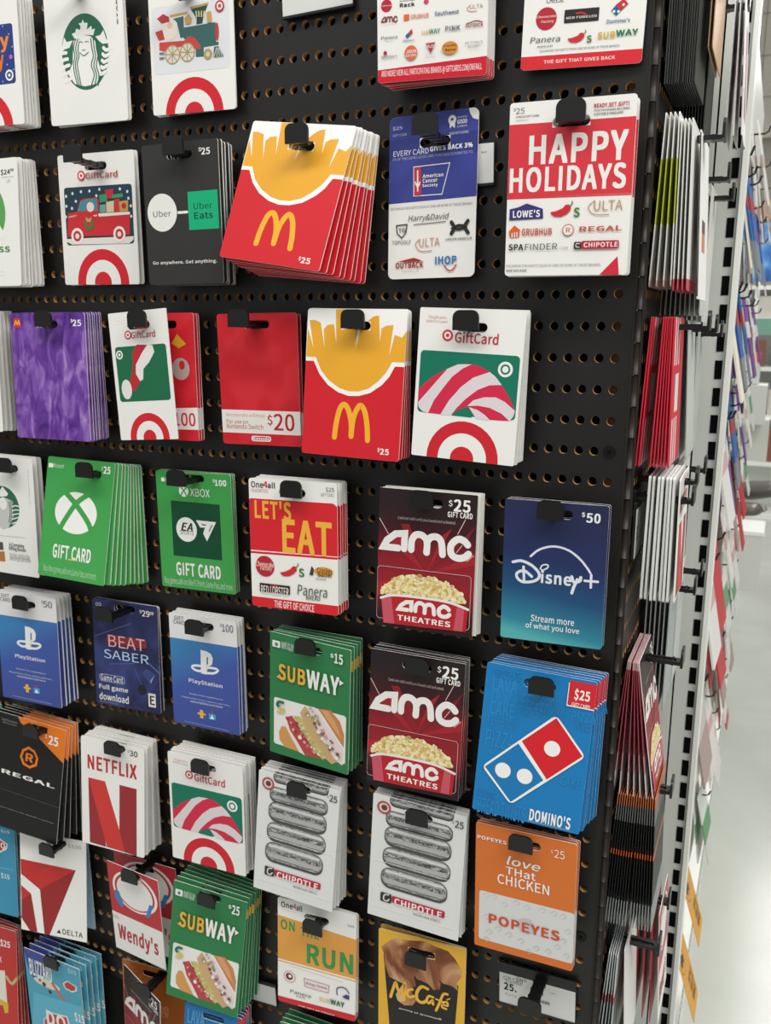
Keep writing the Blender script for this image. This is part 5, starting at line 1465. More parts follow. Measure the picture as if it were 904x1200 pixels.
  ('L','f0b83f',3.02,1,[(-31.78,-9.25),(-29.43,-0.14),(-26.49,8.84),(-24.37,2.7),(-20.67,-3.0),(-16.81,10.35),(-17.81,-8.98)]),
  ('L','f0b83f',2.79,1,[(-8.85,5.91),(-13.09,3.99),(-14.24,-1.12),(-11.16,-3.62),(-7.53,-1.19)]),
  ('L','f0b83f',3.31,1,[(6.97,11.25),(0.83,12.16),(-3.95,4.63),(-3.83,-3.52),(1.12,-6.18),(5.98,-2.71)]),
  ('L','f0b83f',2.55,1,[(12.64,3.35),(8.33,3.46),(6.21,-1.95),(8.47,-4.72),(12.09,-0.24),(12.79,-4.84)]),
  ('L','f0b83f',2.56,1,[(27.29,11.07),(23.0,9.81),(19.51,-0.82),(15.99,-10.79)]),
  ('L','f0b83f',1.79,0,[(15.74,2.2),(23.8,1.13)]),
  ('L','f0b83f',2.18,1,[(22.62,-1.97),(27.58,-1.9),(26.88,2.02),(23.2,0.26),(22.07,-4.89),(26.43,-5.96)]),
  ('L','f0b83f',1.29,0,[(26.82,4.76),(29.86,7.02)]),
  ('T','Good is Brewing',-22.59,-18.58,21.78,-20.89,'e8e5df',1,0),
 ]),
 'domino_low': (70.6, 89.7, '1a6fa8', 2, [
  ('part','pattern_text'),
  ('T','LAVA',-31.42,18.08,-10.18,37.0,'5a9cc4',1,0),
  ('part','price_panel'),
  ('R',30.67,31.06,74.16,43.3,1,'cf2833'),
 ]),
 'plain_white': (80, 120, 'f0eee8', 2, [
 ]),
 'plain_teal': (80, 120, '3f8f80', 2, [
 ]),
 'plain_green': (80, 120, '2a7a45', 2, [
 ]),
 'plain_blue': (80, 120, '9fc4d6', 2, [
 ]),
}
STACKS = [
  ('hol', 'holiday_blue', -620.5, 224.2, 96.1, 117.2, 0.0025, 0.0452, -0.0133, 38, 6, 22, None, None),
  ('mer', 'mermaid', -504.7, 225.1, 89.8, 123.5, 0.0086, 0.0544, 0.0053, 22, 3, 6, None, None),
  ('tra', 'train', -389.1, 218.9, 88.4, 108.2, 0.0073, 0.0456, 0.0084, 14, 2, 4, None, None),
  ('many', 'many_brands', -149.5, 225.7, 88.9, 121.1, 0.0041, 0.1067, 0.0535, 34, 5, 22, None, None),
  ('gvb', 'gives_back', -36.0, 233.1, 91.5, 129.8, 0.0304, 0.0494, 0.0122, 8, 1, 0, None, None),
  ('pas', 'green_pass', -642.5, 74.3, 108.9, 124.3, -0.0, -0.01, -0.0591, 38, 7, 26, None, None),
  ('trk', 'truck', -512.0, 76.4, 95.6, 125.5, 0.0071, 0.0006, -0.0027, 10, 2, 5, (-505.3, 133.7), None),
  ('rid', 'rides', -392.3, 73.7, 84.6, 124.2, -0.0071, -0.0062, 0.0075, 34, 5, 20, (-389.8, 132.2), None),
  ('frA', 'fries', -280.8, 85.1, 112.1, 123.0, 0.1501, -0.108, -0.2602, 38, 9, 24, (-263.5, 132.5), (-263.8, 75.6, 0.0785)),
  ('can', 'cancer', -157.1, 80.2, 81.0, 132.3, -0.01, -0.0742, -0.0363, 8, 1, 0, (-148.5, 130.6), None),
  ('hap', 'happy', -36.0, 76.2, 93.6, 126.4, 0.0044, 0.0498, 0.0126, 36, 4, 14, (-34.1, 130.7), None),
  ('pur', 'purple', -563.4, -78.9, 98.7, 129.1, -0.0052, 0.0066, -0.0287, 38, 8, 26, (-557.9, -19.0), None),
  ('hat', 'santa_hat', -444.3, -74.8, 72.0, 124.2, -0.076, -0.0304, -0.0184, 38, 1, 0, (-440.2, -18.8), None),
  ('rhu', 'red_hundred', -425.5, -76.3, 67.6, 123.0, -0.0129, 0.0028, -0.0071, 24, 3, 8, 0, None),
  ('rtw', 'red_twenty', -325.0, -76.5, 86.7, 123.1, -0.0177, 0.0018, 0.0074, 18, 2, 5, (-326.4, -18.3), None),
  ('frB', 'fries', -216.7, -75.8, 95.3, 127.7, 0.0243, 0.0027, -0.083, 38, 5, 18, (-212.2, -18.7), None),
  ('caA', 'candy_cane', -112.3, -74.2, 90.9, 123.6, 0.0445, -0.0046, -0.0272, 38, 5, 22, (-111.3, -19.6), None),
  ('meB', 'mermaid_bundle', -648.9, -233.0, 93.4, 132.5, 0.011, 0.0192, -0.0142, 36, 3, 14, (-629.2, -172.6), None),
  ('xbo', 'green_sphere', -540.8, -227.5, 87.9, 127.6, 0.0376, 0.0344, -0.1887, 40, 10, 30, (-518.2, -170.0), (-520.7, -233.6, -0.0118)),
  ('soc', 'green_soccer', -404.9, -231.7, 90.8, 122.0, -0.0224, -0.0001, -0.0129, 18, 3, 7, (-403.4, -169.9), None),
  ('eat', 'lets_eat', -279.5, -228.5, 92.4, 125.1, -0.0135, 0.0255, -0.02, 38, 5, 22, (-275.5, -170.7), None),
  ('moA', 'movie', -147.3, -229.1, 90.5, 126.3, 0.0053, 0.028, -0.042, 36, 4, 10, (-147.9, -169.5), None),
  ('str', 'stream', -34.1, -226.0, 85.1, 120.4, -0.0029, 0.0424, -0.0195, 36, 3, 6, (-36.1, -168.9), None),
  ('p50', 'blue_fifty', -625.9, -385.5, 87.6, 127.7, -0.0079, 0.0175, -0.036, 38, 5, 24, (-623.4, -326.3), None),
  ('neo', 'neon', -507.3, -383.1, 87.6, 121.5, -0.019, 0.0276, -0.0536, 14, 2, 5, (-504.6, -322.9), None),
  ('p100', 'blue_hundred', -393.9, -379.1, 82.9, 122.4, -0.0072, 0.0057, -0.0085, 28, 4, 14, (-389.9, -320.5), None),
  ('suA', 'sub_fifteen', -265.4, -383.2, 90.3, 129.2, 0.0419, -0.0571, 0.017, 38, 5, 26, (-263.5, -321.0), None),
  ('moB', 'movie', -155.1, -384.0, 90.7, 132.6, 0.0212, 0.0418, -0.0339, 38, 5, 20, (-150.0, -321.3), None),
  ('dom', 'domino', -44.3, -383.5, 95.1, 136.6, 0.0495, 0.0618, -0.1012, 38, 6, 22, (-37.1, -320.2), (-37.1, -380.7, 0.0311)),
  ('reg', 'regal', -648.7, -549.3, 101.0, 142.2, 0.1016, 0.1009, -0.1057, 38, 5, 20, (-624.0, -480.4), (-635.1, -544.1, 0.0389)),
  ('net', 'red_n', -518.2, -543.6, 83.0, 131.8, 0.0354, 0.087, -0.0381, 38, 6, 28, (-505.8, -476.6), None),
  ('caB', 'candy_cane', -391.2, -533.1, 92.4, 126.2, 0.0012, 0.0297, -0.0001, 38, 6, 24, (-390.4, -472.7), None),
  ('fo1', 'foil', -283.3, -536.6, 90.4, 133.7, 0.0602, 0.0482, -0.0364, 38, 6, 24, (-275.6, -471.9), None),
  ('fo2', 'foil', -152.2, -529.8, 93.6, 130.7, 0.0411, 0.0293, -0.0176, 38, 4, 14, (-148.1, -470.3), None),
  ('pop', 'chicken', -46.6, -530.2, 91.9, 127.2, -0.0124, 0.0082, 0.0026, 38, 3, 7, (-49.3, -471.1), None),
  ('del', 'widget', -628.2, -693.9, 92.0, 129.1, 0.0051, 0.1566, -0.0975, 30, 1, 0, (-615.8, -629.6), None),
  ('icl', 'icecream_left', -725.3, -693.2, 76.8, 117.9, -0.0163, 0.0714, -0.0717, 34, 2, 4, None, None),
  ('rfo', 'red_food', -750.2, -859.9, 92.1, 157.7, 0.0351, 0.1137, -0.0476, 36, 4, 18, None, None),
  ('ice', 'icecream', -632.6, -857.0, 91.3, 135.9, 0.0003, -0.0178, 0.0177, 38, 5, 24, (-624.9, -785.3), (-622.6, -850.4, 0.0106)),
  ('wen', 'red_round', -497.0, -689.3, 78.7, 118.5, -0.0016, -0.0934, 0.0459, 36, 1, 0, (-493.8, -630.0), None),
  ('weB', 'red_round', -502.0, -697.0, 90.7, 121.0, -0.0286, -0.0151, -0.0022, 10, 1, 0, 0, None),
  ('bur', 'orange_plain', -500.2, -842.9, 86.5, 128.7, 0.002, 0.0749, -0.0276, 12, 1, 0, 0, None),
  ('moC', 'movie', -498.8, -840.9, 82.2, 122.1, 0.027, -0.3704, -0.0262, 36, 1, 0, (-484.8, -774.7), None),
  ('suB', 'sub_twentyfive', -400.5, -701.4, 89.4, 145.3, 0.0989, 0.1183, -0.0418, 38, 7, 28, (-390.4, -629.2), (-392.8, -690.1, 0.0764)),
  ('run', 'run', -265.7, -674.6, 88.8, 123.4, 0.0032, 0.0848, -0.0365, 30, 3, 7, (-260.3, -621.7), None),
  ('cof', 'coffee', -148.0, -678.6, 89.6, 132.9, 0.0017, 0.0763, 0.0022, 30, 2, 4, (-147.6, -622.0), None),
  ('dol', 'domino_low', -398.2, -823.8, 70.6, 89.7, 0.0788, 0.1335, -0.0306, 38, 6, 26, 0, None),
  ('grn', 'plain_green', -275.6, -822.9, 73.7, 111.7, 0.0291, 0.0882, -0.0188, 30, 4, 18, 0, None),
  ('lwh', 'plain_white', -684.7, -76.1, 98.8, 127.0, -0.002, 0.0345, -0.0351, 38, 5, 24, None, None),
  ('tea', 'plain_teal', -765.8, -540.7, 113.4, 120.7, -0.0007, 0.1029, -0.0892, 20, 1, 0, None, None),
  ('dbk', 'plain_blue', -634.7, -701.1, 89.5, 116.4, -0.028, 0.0391, -0.0149, 8, 1, 0, 0, None),
]
HOLDERS = [('top', -265.4338, 254.0588, 68.4125, 39.1271, -0.031, 0.0928, 0.0712), ('popeyes', -37.8661, -654.3416, 75.4115, 45.6949, -0.0303, 0.0302, -0.0037), ('cancer', -115.1119, 103.6616, 20.5711, 34.7156, -0.0197, 0.0042, 0.0046), ('low', -365.7472, -765.7051, 69.3728, 28.7263, -0.0636, -0.0042, 0.0004)]
EMPTY_HOOK = [(-36.5, -623.9)]
# ------------------------------------------------------------------ setting: floor, far wall
FZ = -1450
TILE = newmat('polished_tile', 'b6b8ae', .2, .4)
v = coords(TILE); ramp(TILE, noise(TILE, v, 2.2, 8, .4), [(.35, 'b0b3a9'), (.65, 'bcbfb5')])
mb = MB(); mb.box(-3000, 6000, -3000, 12000, FZ-60, FZ, TILE); o = mb.obj('floor'); o['kind'] = 'structure'
WALLT = newmat('pale_wall_panel', 'cfc9bb', .6, .3); WALLG = newmat('grey_wall_paint', 'a29d92', .7, .2); RAIL = newmat('beige_rail', 'c9ad86', .6, .3); JOINT = newmat('panel_joint', 'aaa497', .8, .1)
mb = MB(); mb.box(-1500, 5000, 8000, 8100, FZ, 1560, WALLG); mb.box(-1500, 5000, 7960, 8100, 1560, 4200, WALLT)
for k in range(12): mb.box(-1500+k*430, -1490+k*430, 7956, 7960, 1560, 4200, JOINT)
for k in range(7): mb.box(-1500, 5000, 7956, 7960, 1560+k*330, 1568+k*330, JOINT)
mb.box(-1500, 5000, 7900, 8000, 880, 1040, RAIL)
o = mb.obj('wall_back'); o['kind'] = 'structure'

# ------------------------------------------------------------------ pegboard with real holes
PX, PZ, HR, TH = 12.7, 25.4, 3.75, 5.5
def perforated(cols, rows, blank_l, blank_r, place):
    """cols/rows: ranges of holes; place(u, z, depth) -> point; returns one mesh builder"""
    mb = MB(); N = 12
    circ = [(HR*math.cos(2*math.pi*(k+.5)/N), HR*math.sin(2*math.pi*(k+.5)/N)) for k in range(N)]
    rect = []
    for a, b in circ:
        t = min(PX/2/abs(a) if abs(a) > 1e-9 else 9e9, PZ/2/abs(b) if abs(b) > 1e-9 else 9e9); rect.append((a*t, b*t))
    for c in cols:
        for r in rows:
            u, z = c*PX, -r*PZ
            vs = [place(u+a, z+b, 0) for a, b in rect]+[place(u+a, z+b, 0) for a, b in circ]+[place(u+a, z+b, TH) for a, b in circ]
            mb.add(vs, [(k, (k+1) % N, (k+1) % N+N, k+N) for k in range(N)], BOARD)
            # corners of the cell
            cs = [place(u+sx*PX/2, z+sz*PZ/2, 0) for sx, sz in ((1, 1), (-1, 1), (-1, -1), (1, -1))]
            n = len(mb.v)
            mb.add(vs[N:2*N]+vs[2*N:3*N], [(k, (k+1) % N, (k+1) % N+N, k+N) for k in range(N)], RAW, None, True)
            for ci, cp in enumerate(cs):
                # the two boundary points either side of this corner
                ang = [math.atan2(b, a) for a, b in rect]; ca = math.atan2((1, 1, -1, -1)[ci]*PZ/2, (1, -1, -1, 1)[ci]*PX/2)
                d = [((x-ca+math.pi) % (2*math.pi))-math.pi for x in ang]
                i = max((k for k in range(N) if d[k] < 0), key=lambda k: d[k]); j = min((k for k in range(N) if d[k] >= 0), key=lambda k: d[k])
                mb.add([vs[i], cp, vs[j]], [(0, 1, 2)], BOARD)
    return mb
R0, R1 = -13, 33
board = link('pegboard', None); board.location = (0, 0, FZ*S)
tag(board, 'black perforated pegboard panel facing the viewer, hung with gift cards', 'pegboard')
def child(o, p):
    o.parent = p; o.matrix_parent_inverse = p.matrix_world.inverted(); return o
bpy.context.view_layer.update()
mb = perforated(range(-68, 1), range(R0, R1), 0, 0, lambda u, z, d: (u, d, z))
zt, zb = -R0*PZ+PZ/2, -(R1-1)*PZ-PZ/2
mb.add([(PX/2, 0, zb), (12.2, 0, zb), (12.2, 0, zt), (PX/2, 0, zt)], [(0, 1, 2, 3)], BOARD)
mb.add([(12.2, 0, zb), (12.2, TH, zb), (12.2, TH, zt), (12.2, 0, zt)], [(0, 1, 2, 3)], RAW)
child(mb.obj('perforated_panel'), board)
mb = MB(); mb.box(-900, 8, 16, 19, zb, zt, BACKING); child(mb.obj('backing_panel'), board)
mb = MB(); mb.box(-5, 8, TH+.4, 15, zb, zt, BATTEN); child(mb.obj('batten'), board)
mb = MB(); mb.box(-900, 8, -2, 19, FZ, zb, BACKING); child(mb.obj('lower_panel'), board)
# screw that replaces one hole at the right edge
for (c, r) in ((0, 5), (0, 23)):
    mb = MB(); mb.prism(ellipse(0, 0, 5.2, 5.2, 20), -1.0, .8, STEEL); mb.box(-3, 3, -1.1, -.9, -.5, .5, SLOT); mb.box(-.5, .5, -1.1, -.9, -3, 3, SLOT)
    o = mb.obj('screw'); o.location = (c*PX*S, 0, -r*PZ*S); o.rotation_euler = (0, .6, 0)
    tag(o, 'dark cross-head screw at the %s of the pegboard right edge' % ('upper part' if r == 5 else 'lower part'), 'screw')
# hinge
h = link('piano_hinge', None); tag(h, 'long bronze piano hinge down the corner between both pegboards', 'hinge'); bpy.context.view_layer.update()
mb = MB(); mb.box(12.4, 14.6, -.3, 1.2, zb, zt, HINGE); child(mb.obj('leaf'), h)
mb = MB(); mb.box(19.2, 20.6, -.2, 6, zb, zt, HINGE); child(mb.obj('leaf'), h)
mb = MB(); z = zb; k = 0
while z < zt:
    mb.tube([(16.9, -.2, z+.35), (16.9, -.2, min(z+24.9, zt))], 2.6, HINGE, 12); z += 25.4; k += 1
child(mb.obj('knuckle_pin'), h)

# side pegboard, facing +X
XS, YE = 20.0, 300
side = link('pegboard', None); side.location = (XS*S, .15, FZ*S); tag(side, 'black side pegboard behind the corner hinge, seen at a grazing angle', 'pegboard'); bpy.context.view_layer.update()
WORN = newmat('worn_hardboard', '1d1a18', .45, .5)
v = coords(WORN); ramp(WORN, noise(WORN, v, 7, 6, .5), [(.3, '171513'), (.55, '26211e'), (.72, '4a3a30')])
keep = BOARD; BOARD = WORN
mb = perforated(range(1, 23), range(R0, R1), 0, 0, lambda u, z, d: (XS-d, u, z)); BOARD = keep
mb.add([(XS, 0, zb), (XS, PX/2, zb), (XS, PX/2, zt), (XS, 0, zt)], [(0, 1, 2, 3)], WORN)
child(mb.obj('perforated_panel'), side)
mb = MB(); mb.box(12.6, 14.2, 20, YE, zb, zt, BACKING); child(mb.obj('backing_panel'), side)
mb = MB(); mb.box(13, XS, 2, YE, FZ, zb, BACKING); child(mb.obj('lower_panel'), side)

# slotted white upright
po = link('slotted_upright', None); po.location = (.055, .3, FZ*S); tag(po, 'tall white steel upright with a column of dark slots', 'shelf post'); bpy.context.view_layer.update()
mb = MB(); mb.box(XS-6, 41, 298, 330, FZ, 620, PALE); mb.box(43, 69.5, 298, 330, FZ, 620, PALE); mb.box(40, 44, 303, 330, FZ, 620, SLOT); child(mb.obj('upright_face'), po)
mb = MB(); mb.box(69.5, 74.5, 292, 332, FZ, 620, WHITE); child(mb.obj('edge_flange'), po)
mb = MB(); z = 560
while z > FZ+60: mb.box(59, 66.5, 297.2, 299, z-20, z, SLOT); z -= 29.6
child(mb.obj('slot_column'), po)
# white run of shelving beyond it
gd = link('shelving_run', None); gd.location = (0, 1.8, FZ*S); tag(gd, 'white shelving run along the aisle behind the slotted upright', 'shelving'); bpy.context.view_layer.update()
mb = MB(); mb.box(-40, 15, 340, 2540, FZ+150, 640, PALE); child(mb.obj('back_panel'), gd)
mb = MB(); mb.box(-40, 60, 340, 2540, FZ, FZ+150, WHITE); child(mb.obj('base_deck'), gd)
mb = MB()
for k in range(90): mb.box(60.2, 60.8, 800+k*18, 806+k*18, FZ+104, FZ+112, SLOT)
child(mb.obj('base_perforation'), gd)

# ------------------------------------------------------------------ hooks
def hook_parts(e, L=46):
    mb = MB(); mb.box(-5.5, 5.5, -L, 0, -2.2, 1.2, PLASTIC)
    for k in range(4): mb.box(-6, 6, -L+6+k*10, -L+8+k*10, -2.6, 1.8, PLASTIC)
    mb.box(-.6, .6, -L+4, -4, 1.2, 2.6, PLASTIC); mb.obj('arm', e)
    mb = MB(); pl = [(-11, -2.4), (11, -2.4)] + rrect(-11, -20, 11, 13.5, 6)[:12]
    mb.prism(pl, -L-2.2, -L, PLASTIC, Matrix.Translation((0, 0, 0))); mb.obj('end_plate', e)
    mb = MB(); mb.prism(rrect(-9, -7, 9, 7, 2), -2.5, -.3, PLASTIC)
    mb.tube([(-4, 0, 3), (-4, 9, 3)], 1.6, PLASTIC); mb.tube([(4, 0, 3), (4, 9, 3)], 1.6, PLASTIC); mb.obj('base_plate', e)
def hook(x, z, label, yaw=0, y=0, L=46):
    e = link('peg_hook', None); hook_parts(e, L); e.location = (x*S, y*S, z*S); e.rotation_euler = (0, 0, yaw)
    tag(e, label, 'hook', 'black plastic peg hooks'); return e

DESC = {
 'hol': 'white bullseye card with a starry navy plastic card', 'mer': 'white card with big green mermaid emblem', 'tra': 'white card with a green toy train picture',
 'many': 'white card with rows of small logos and red footer', 'gvb': 'white card with red THE GIFT THAT GIVES BACK footer', 'pas': 'white $24.99 pass card with green round emblem',
 'trk': 'white bullseye card with red pickup truck', 'rid': 'black ride card with white circle and green square', 'frA': 'tilted red fries card beside the blue charity card',
 'can': 'blue card reading EVERY CARD GIVES BACK', 'hap': 'white and red HAPPY HOLIDAYS card', 'pur': 'furry purple $25 card', 'hat': 'white bullseye card with a santa hat on green',
 'rhu': 'red $100 card tucked behind the santa hat card', 'rtw': 'red $20 card with white price panel', 'frB': 'upright red fries card left of candy cane card', 'caA': 'candy cane card right of the upright fries card',
 'meB': 'white coffee card with mermaid emblem and bundle photo', 'xbo': 'green $25 card with big white sphere emblem', 'soc': 'green $100 card with dark green square', 'eat': "red and white LET'S EAT card",
 'moA': 'popcorn movie card right of the LET\'S EAT card', 'str': 'navy to teal $50 streaming card', 'p50': 'blue console card left of the neon game card', 'neo': 'dark blue game card with neon words',
 'p100': 'blue console card right of the neon game card', 'suA': 'green sandwich card left of the lower popcorn card', 'moB': 'popcorn movie card left of the blue pizza card', 'dom': 'bright blue pizza card with tilted domino emblem',
 'reg': 'black cinema card with orange corner', 'net': 'white $30 card with tall red letter N', 'caB': 'candy cane card right of the red N card', 'fo1': 'foil burrito card right of the lower candy cane card',
 'fo2': 'foil burrito card left of the orange chicken card', 'pop': 'orange chicken card with white doodled plastic card', 'del': 'white $100 airline card with red triangle', 'icl': 'blue ice cream card cut by the left edge',
 'rfo': 'red $25 food card in the lower left corner', 'ice': 'light blue ice cream card with blue cup picture', 'wen': 'red and white burger card tilted forward', 'weB': 'red and white burger card behind the tilted one',
 'bur': 'plain orange card behind the twisted popcorn card', 'moC': 'twisted popcorn movie card at the bottom edge', 'suB': 'green sandwich card right of the burger cards', 'run': 'orange and white ON THE RUN card', 'cof': 'yellow and black coffee card',
 'dol': 'blue pizza card at the bottom edge under the sandwich card', 'grn': 'plain green card under the ON THE RUN card', 'lwh': 'plain white card left of the purple card', 'tea': 'teal card peeking out left of the cinema card', 'dbk': 'pale blue card tucked behind the airline card'}
THICK = ('xbo', 'hol', 'pas', 'net', 'caB', 'caA', 'fo1', 'rid', 'lwh', 'p50', 'p100', 'neo')
rnd = random.Random(11)
for (sid, prod, x, z, w_, h_, roll, yaw, pitch, d, n, dep, hk, bk) in STACKS:
    desc = DESC[sid]
    R_ = rotm(yaw, pitch, roll)
    loc = (x, -d, z)
    if hk == 0: hx, hz = None, None
    elif hk: hx, hz = hk[0], hk[1]-7
    else: q = R_ @ Vector((0, 0, h_/2-11)); hx, hz = x+q.x, z+q.z
    if hx is None: lx, lz = 0, h_/2-11
    else:
        q = R_.inverted() @ Vector((hx-x, 0, hz-z)); lx, lz = q.x, q.z
        hook(hx, hz, 'black peg hook holding the '+desc)
    lz = min(lz, h_/2-6); scx = lx-max(-7, min(7, lx))
    slot = (scx-14, lz-3.6, scx+14, lz+4.0)
    e, art = make_front(desc, prod, w_, h_, slot, loc, R_)
    tag(e, desc+(', foremost of its stack' if n > 1 else ''), 'gift card', 'gift cards hanging on the front pegboard')
    if n > 1:
        mb = MB(); card_body(mb, w_, h_, PRODUCTS[prod][3], slot, 'e6e3dc' if sid == 'moA' else PRODUCTS[prod][2], min(1.8, .45*dep/(n-1)) if sid in THICK else .8)
        if sid != 'moA':
            for nm, pm in art.parts:
                if pm.f:
                    for fm in range(len(pm.mats)):
                        idx = [i for i, k in enumerate(pm.mi) if k == fm]; used = sorted({q for i in idx for q in pm.f[i]}); mp = {q: i for i, q in enumerate(used)}
                        mb.add([(pm.v[q][0]/S, pm.v[q][1]/S, pm.v[q][2]/S) for q in used], [[mp[q] for q in pm.f[i]] for i in idx], pm.mats[fm])
        if sid in ('suA', 'suB'): mb.box(w_/2-9, w_/2-.2, -.9, -.8, h_/2-25, h_/2-14, mat('e0ae2a'))
        me = mb.mesh('gift_card')
        s_ = dep/(n-1); g = min(1, max(0, s_-1.0)/(1e-6+(abs(yaw)*48+abs(pitch)*64)/(n-1)))   # how fast the lean may die out without cards cutting into each other
        bx, bz, br = bk if bk else (x, z, roll*.3)
        for k in range(1, n):
            t = k/(n-1); u = t**.8
            jx, jz, jr = rnd.uniform(-.9, .9), rnd.uniform(-.7, .7), rnd.uniform(-.008, .008)
            if sid == 'moA': jx += 2.2*t+1; jz += 1
            o = link('gift_card', me); o.rotation_mode = 'XYZ'
            o.matrix_world = Matrix.Translation(Vector((x+(bx-x)*u+jx, -(d-dep*t), z+(bz-z)*u+jz))*S) @ rotm(yaw*(1-g*t), pitch*(1-g*t), roll+(br-roll)*u+jr)
            tag(o, 'card stacked behind the '+desc, 'gift card', 'cards stacked behind the '+desc)

# ------------------------------------------------------------------ price label holders on the board
LABEL = newmat('label_paper', 'd9d9d5', .3, .5)
def holder(name, x, z, w, h, roll, yaw, pitch, label, texts, top=8, y=-5):
    e = link('price_label_holder', None); mb = MB(); mb.prism(rrect(-w/2, -h/2, w/2, h/2, 1), 0, 2.2, PLASTIC); mb.box(-w/2, w/2, -1.4, 0, -h/2, -h/2+2, PLASTIC)
    mb.obj('holder_plate', e)
    mb = MB(); mb.prism([(-w/2+.6, -h/2+2), (w/2-.6, -h/2+2), (w/2-.6, h/2-top), (-w/2+.6, h/2-top)], -.6, -.1, LABEL); lb = mb.obj('paper_label', e)
    art = Art(w, h, .2, None, texts)
    for nm, pm in art.parts:
        if pm.f: o = pm.obj(nm, lb); o.location = (0, -.0006, 0)
    e.location = (x*S, y*S, z*S); e.matrix_world = Matrix.Translation(Vector((x, y, z))*S) @ rotm(yaw, pitch, roll)
    tag(e, label, 'price label', 'price label holders on the pegboard'); return e
for nm, x, z, w_, h_, ro, ya, pi in HOLDERS:
    if nm == 'popeyes':
        tx = [('part', 'lettering'), ('T', 'Each', -20, 8.5, -10, 11.5, '2b2a2a', 1, 0), ('T', 'Gift Card', -33, 5, -14, 9.5, '55534f', 0, 0), ('T', '$10-$500', -31, 2.5, -15, 5.5, '6f6d6a', 0, 0), ('T', '25.', -32.5, -6, -20, 2, '1d1c1c', 2, 0), ('T', '00', -31, -12, -20, -9, 'a9a7a2', 0, 0), ('T', 'UPC', 13, 3.5, 19, 5, '8a8884', 0, 0), ('part', 'barcode')]
        tx += [('R', -6+k*.95, -9.5, -6+k*.95+(.35, .6, .25)[k % 3], -6, .01, '3a3836') for k in range(20)]
        holder(nm, x, z, w_, h_, ro, 0, 0, 'white $25 price label with bar code under the orange chicken card', tx, 11)
        hook(x+3, z+14, 'empty black peg hook above the white $25 price label')
    elif nm == 'top':
        holder(nm, x, z, w_, h_, ro, 0, 0, 'black label holder with white paper above the tilted fries card', [('part', 'lettering'), ('T', 'Gift card', -25, -4, -10, -2, 'b58a88', 0, 0)], 3)
    elif nm == 'cancer':
        holder(nm, x-12, z, 46, h_, ro, 0, 0, 'white price label half hidden behind the blue charity card', [('part', 'lettering'), ('T', 'Each', 12, 8, 16.5, 9.5, '3a3836', 1, 0)], 2)
    else:
        holder(nm, x, z, w_, h_, ro, 0, 0, 'white price label right of the $25 sandwich card', [('part', 'lettering'), ('T', '25.', -30, -8, -18, 2, '2b2a2a', 1, 0)], 4)

# ------------------------------------------------------------------ stacks on the side pegboard (faces towards +X)
def banded(w, h, t, bands, rad=2, stripes=None):
    """card in local coords (front -y); bands: list of (z fraction from top, colour) down the card"""
    mb = MB(); top = h/2; prev = 0
    for fr, c in bands:
        z1, z0 = h/2-prev*h, h/2-fr*h; prev = fr
        p = clip_half(clip_half(rrect(-w/2, -h/2, w/2, h/2, rad), 0, 1, -z0), 0, -1, z1); p = clean(p)
        if len(p) > 2: mb.prism(p, 0, t, mat(c))
    if stripes:
        for a, b, c0, c1, c in stripes: mb.box(-w/2+a*w, -w/2+b*w, -.1, t+.1, h/2-c1*h, h/2-c0*h, mat(c))
    return mb
def side_stack(label, group, yc, w, zt_, h, xa, xb, n, t, bands, tilt=(0, 0), front=None, hooked=True, rad=2, stripes=None, yj=1.5, hk_z=None, label_front=None, xs=None):
    if xs: n = len(xs)
    me = banded(w, h, t, bands, rad, stripes).mesh('gift_card')
    for k in range(n):
        u = k/(n-1) if n > 1 else 1
        xx = xs[k] if xs else xa+(xb-xa)*u; tl = tilt[0]+(tilt[1]-tilt[0])*u
        M = Matrix.Translation(Vector((xx, yc+rnd.uniform(-yj, yj), zt_-8))*S) @ Matrix.Rotation(math.pi/2, 4, 'Z') @ Matrix.Rotation(math.radians(-tl), 4, 'X') @ Matrix.Translation(Vector((0, 0, -h/2+8))*S)
        if front and k == n-1:
            e, art = make_front(label, front, w, h, None, (0, 0, 0), M)
            e.matrix_world = M; tag(e, label_front, 'gift card', group)
        else:
            o = link('gift_card', me); o.matrix_world = M; tag(o, label, 'gift card', group)
    if hooked: hook(0, 0, 'side peg hook holding the '+group, math.pi/2).matrix_world = Matrix.Translation(Vector((XS, yc, (hk_z if hk_z is not None else zt_-8)))*S) @ Matrix.Rotation(math.pi/2, 4, 'Z')
side_stack('thick black card hanging high on the side pegboard', 'stack of black cards at the top of the side pegboard', 42, 78, 290, 138, 25, 46, 14, .9, [(1, '3a3c38')], rad=.6, label_front='')
side_stack('tan faced card in front of the high black cards on the side pegboard', 'tan card over the black cards', 70, 90, 300, 120, 52, 55, 2, .8, [(1, 'c4a07c')], hooked=False)
side_stack('black card hanging second from the corner on the side pegboard', 'lower black cards on the side pegboard', 138, 70, 260, 140, 24, 46, 10, .9, [(1, '33342f')])
side_stack('white card with lime green band on the side pegboard', 'white and lime banded cards', 42, 78, 133, 128, 27, 37, 4, .8, [(.26, 'e6e6e0'), (.63, 'b9c23a'), (.96, 'dcdcd6'), (1, 'c8a8a4')], tilt=(-2, 1), hk_z=119)
side_stack('white card beside the lime banded cards on the side pegboard', 'plain white cards beside the lime banded ones', 44, 78, 128, 126, 39, 47, 4, .8, [(.93, 'e2e2dd'), (1, 'cf5a60')], tilt=(1, 2), hooked=False)
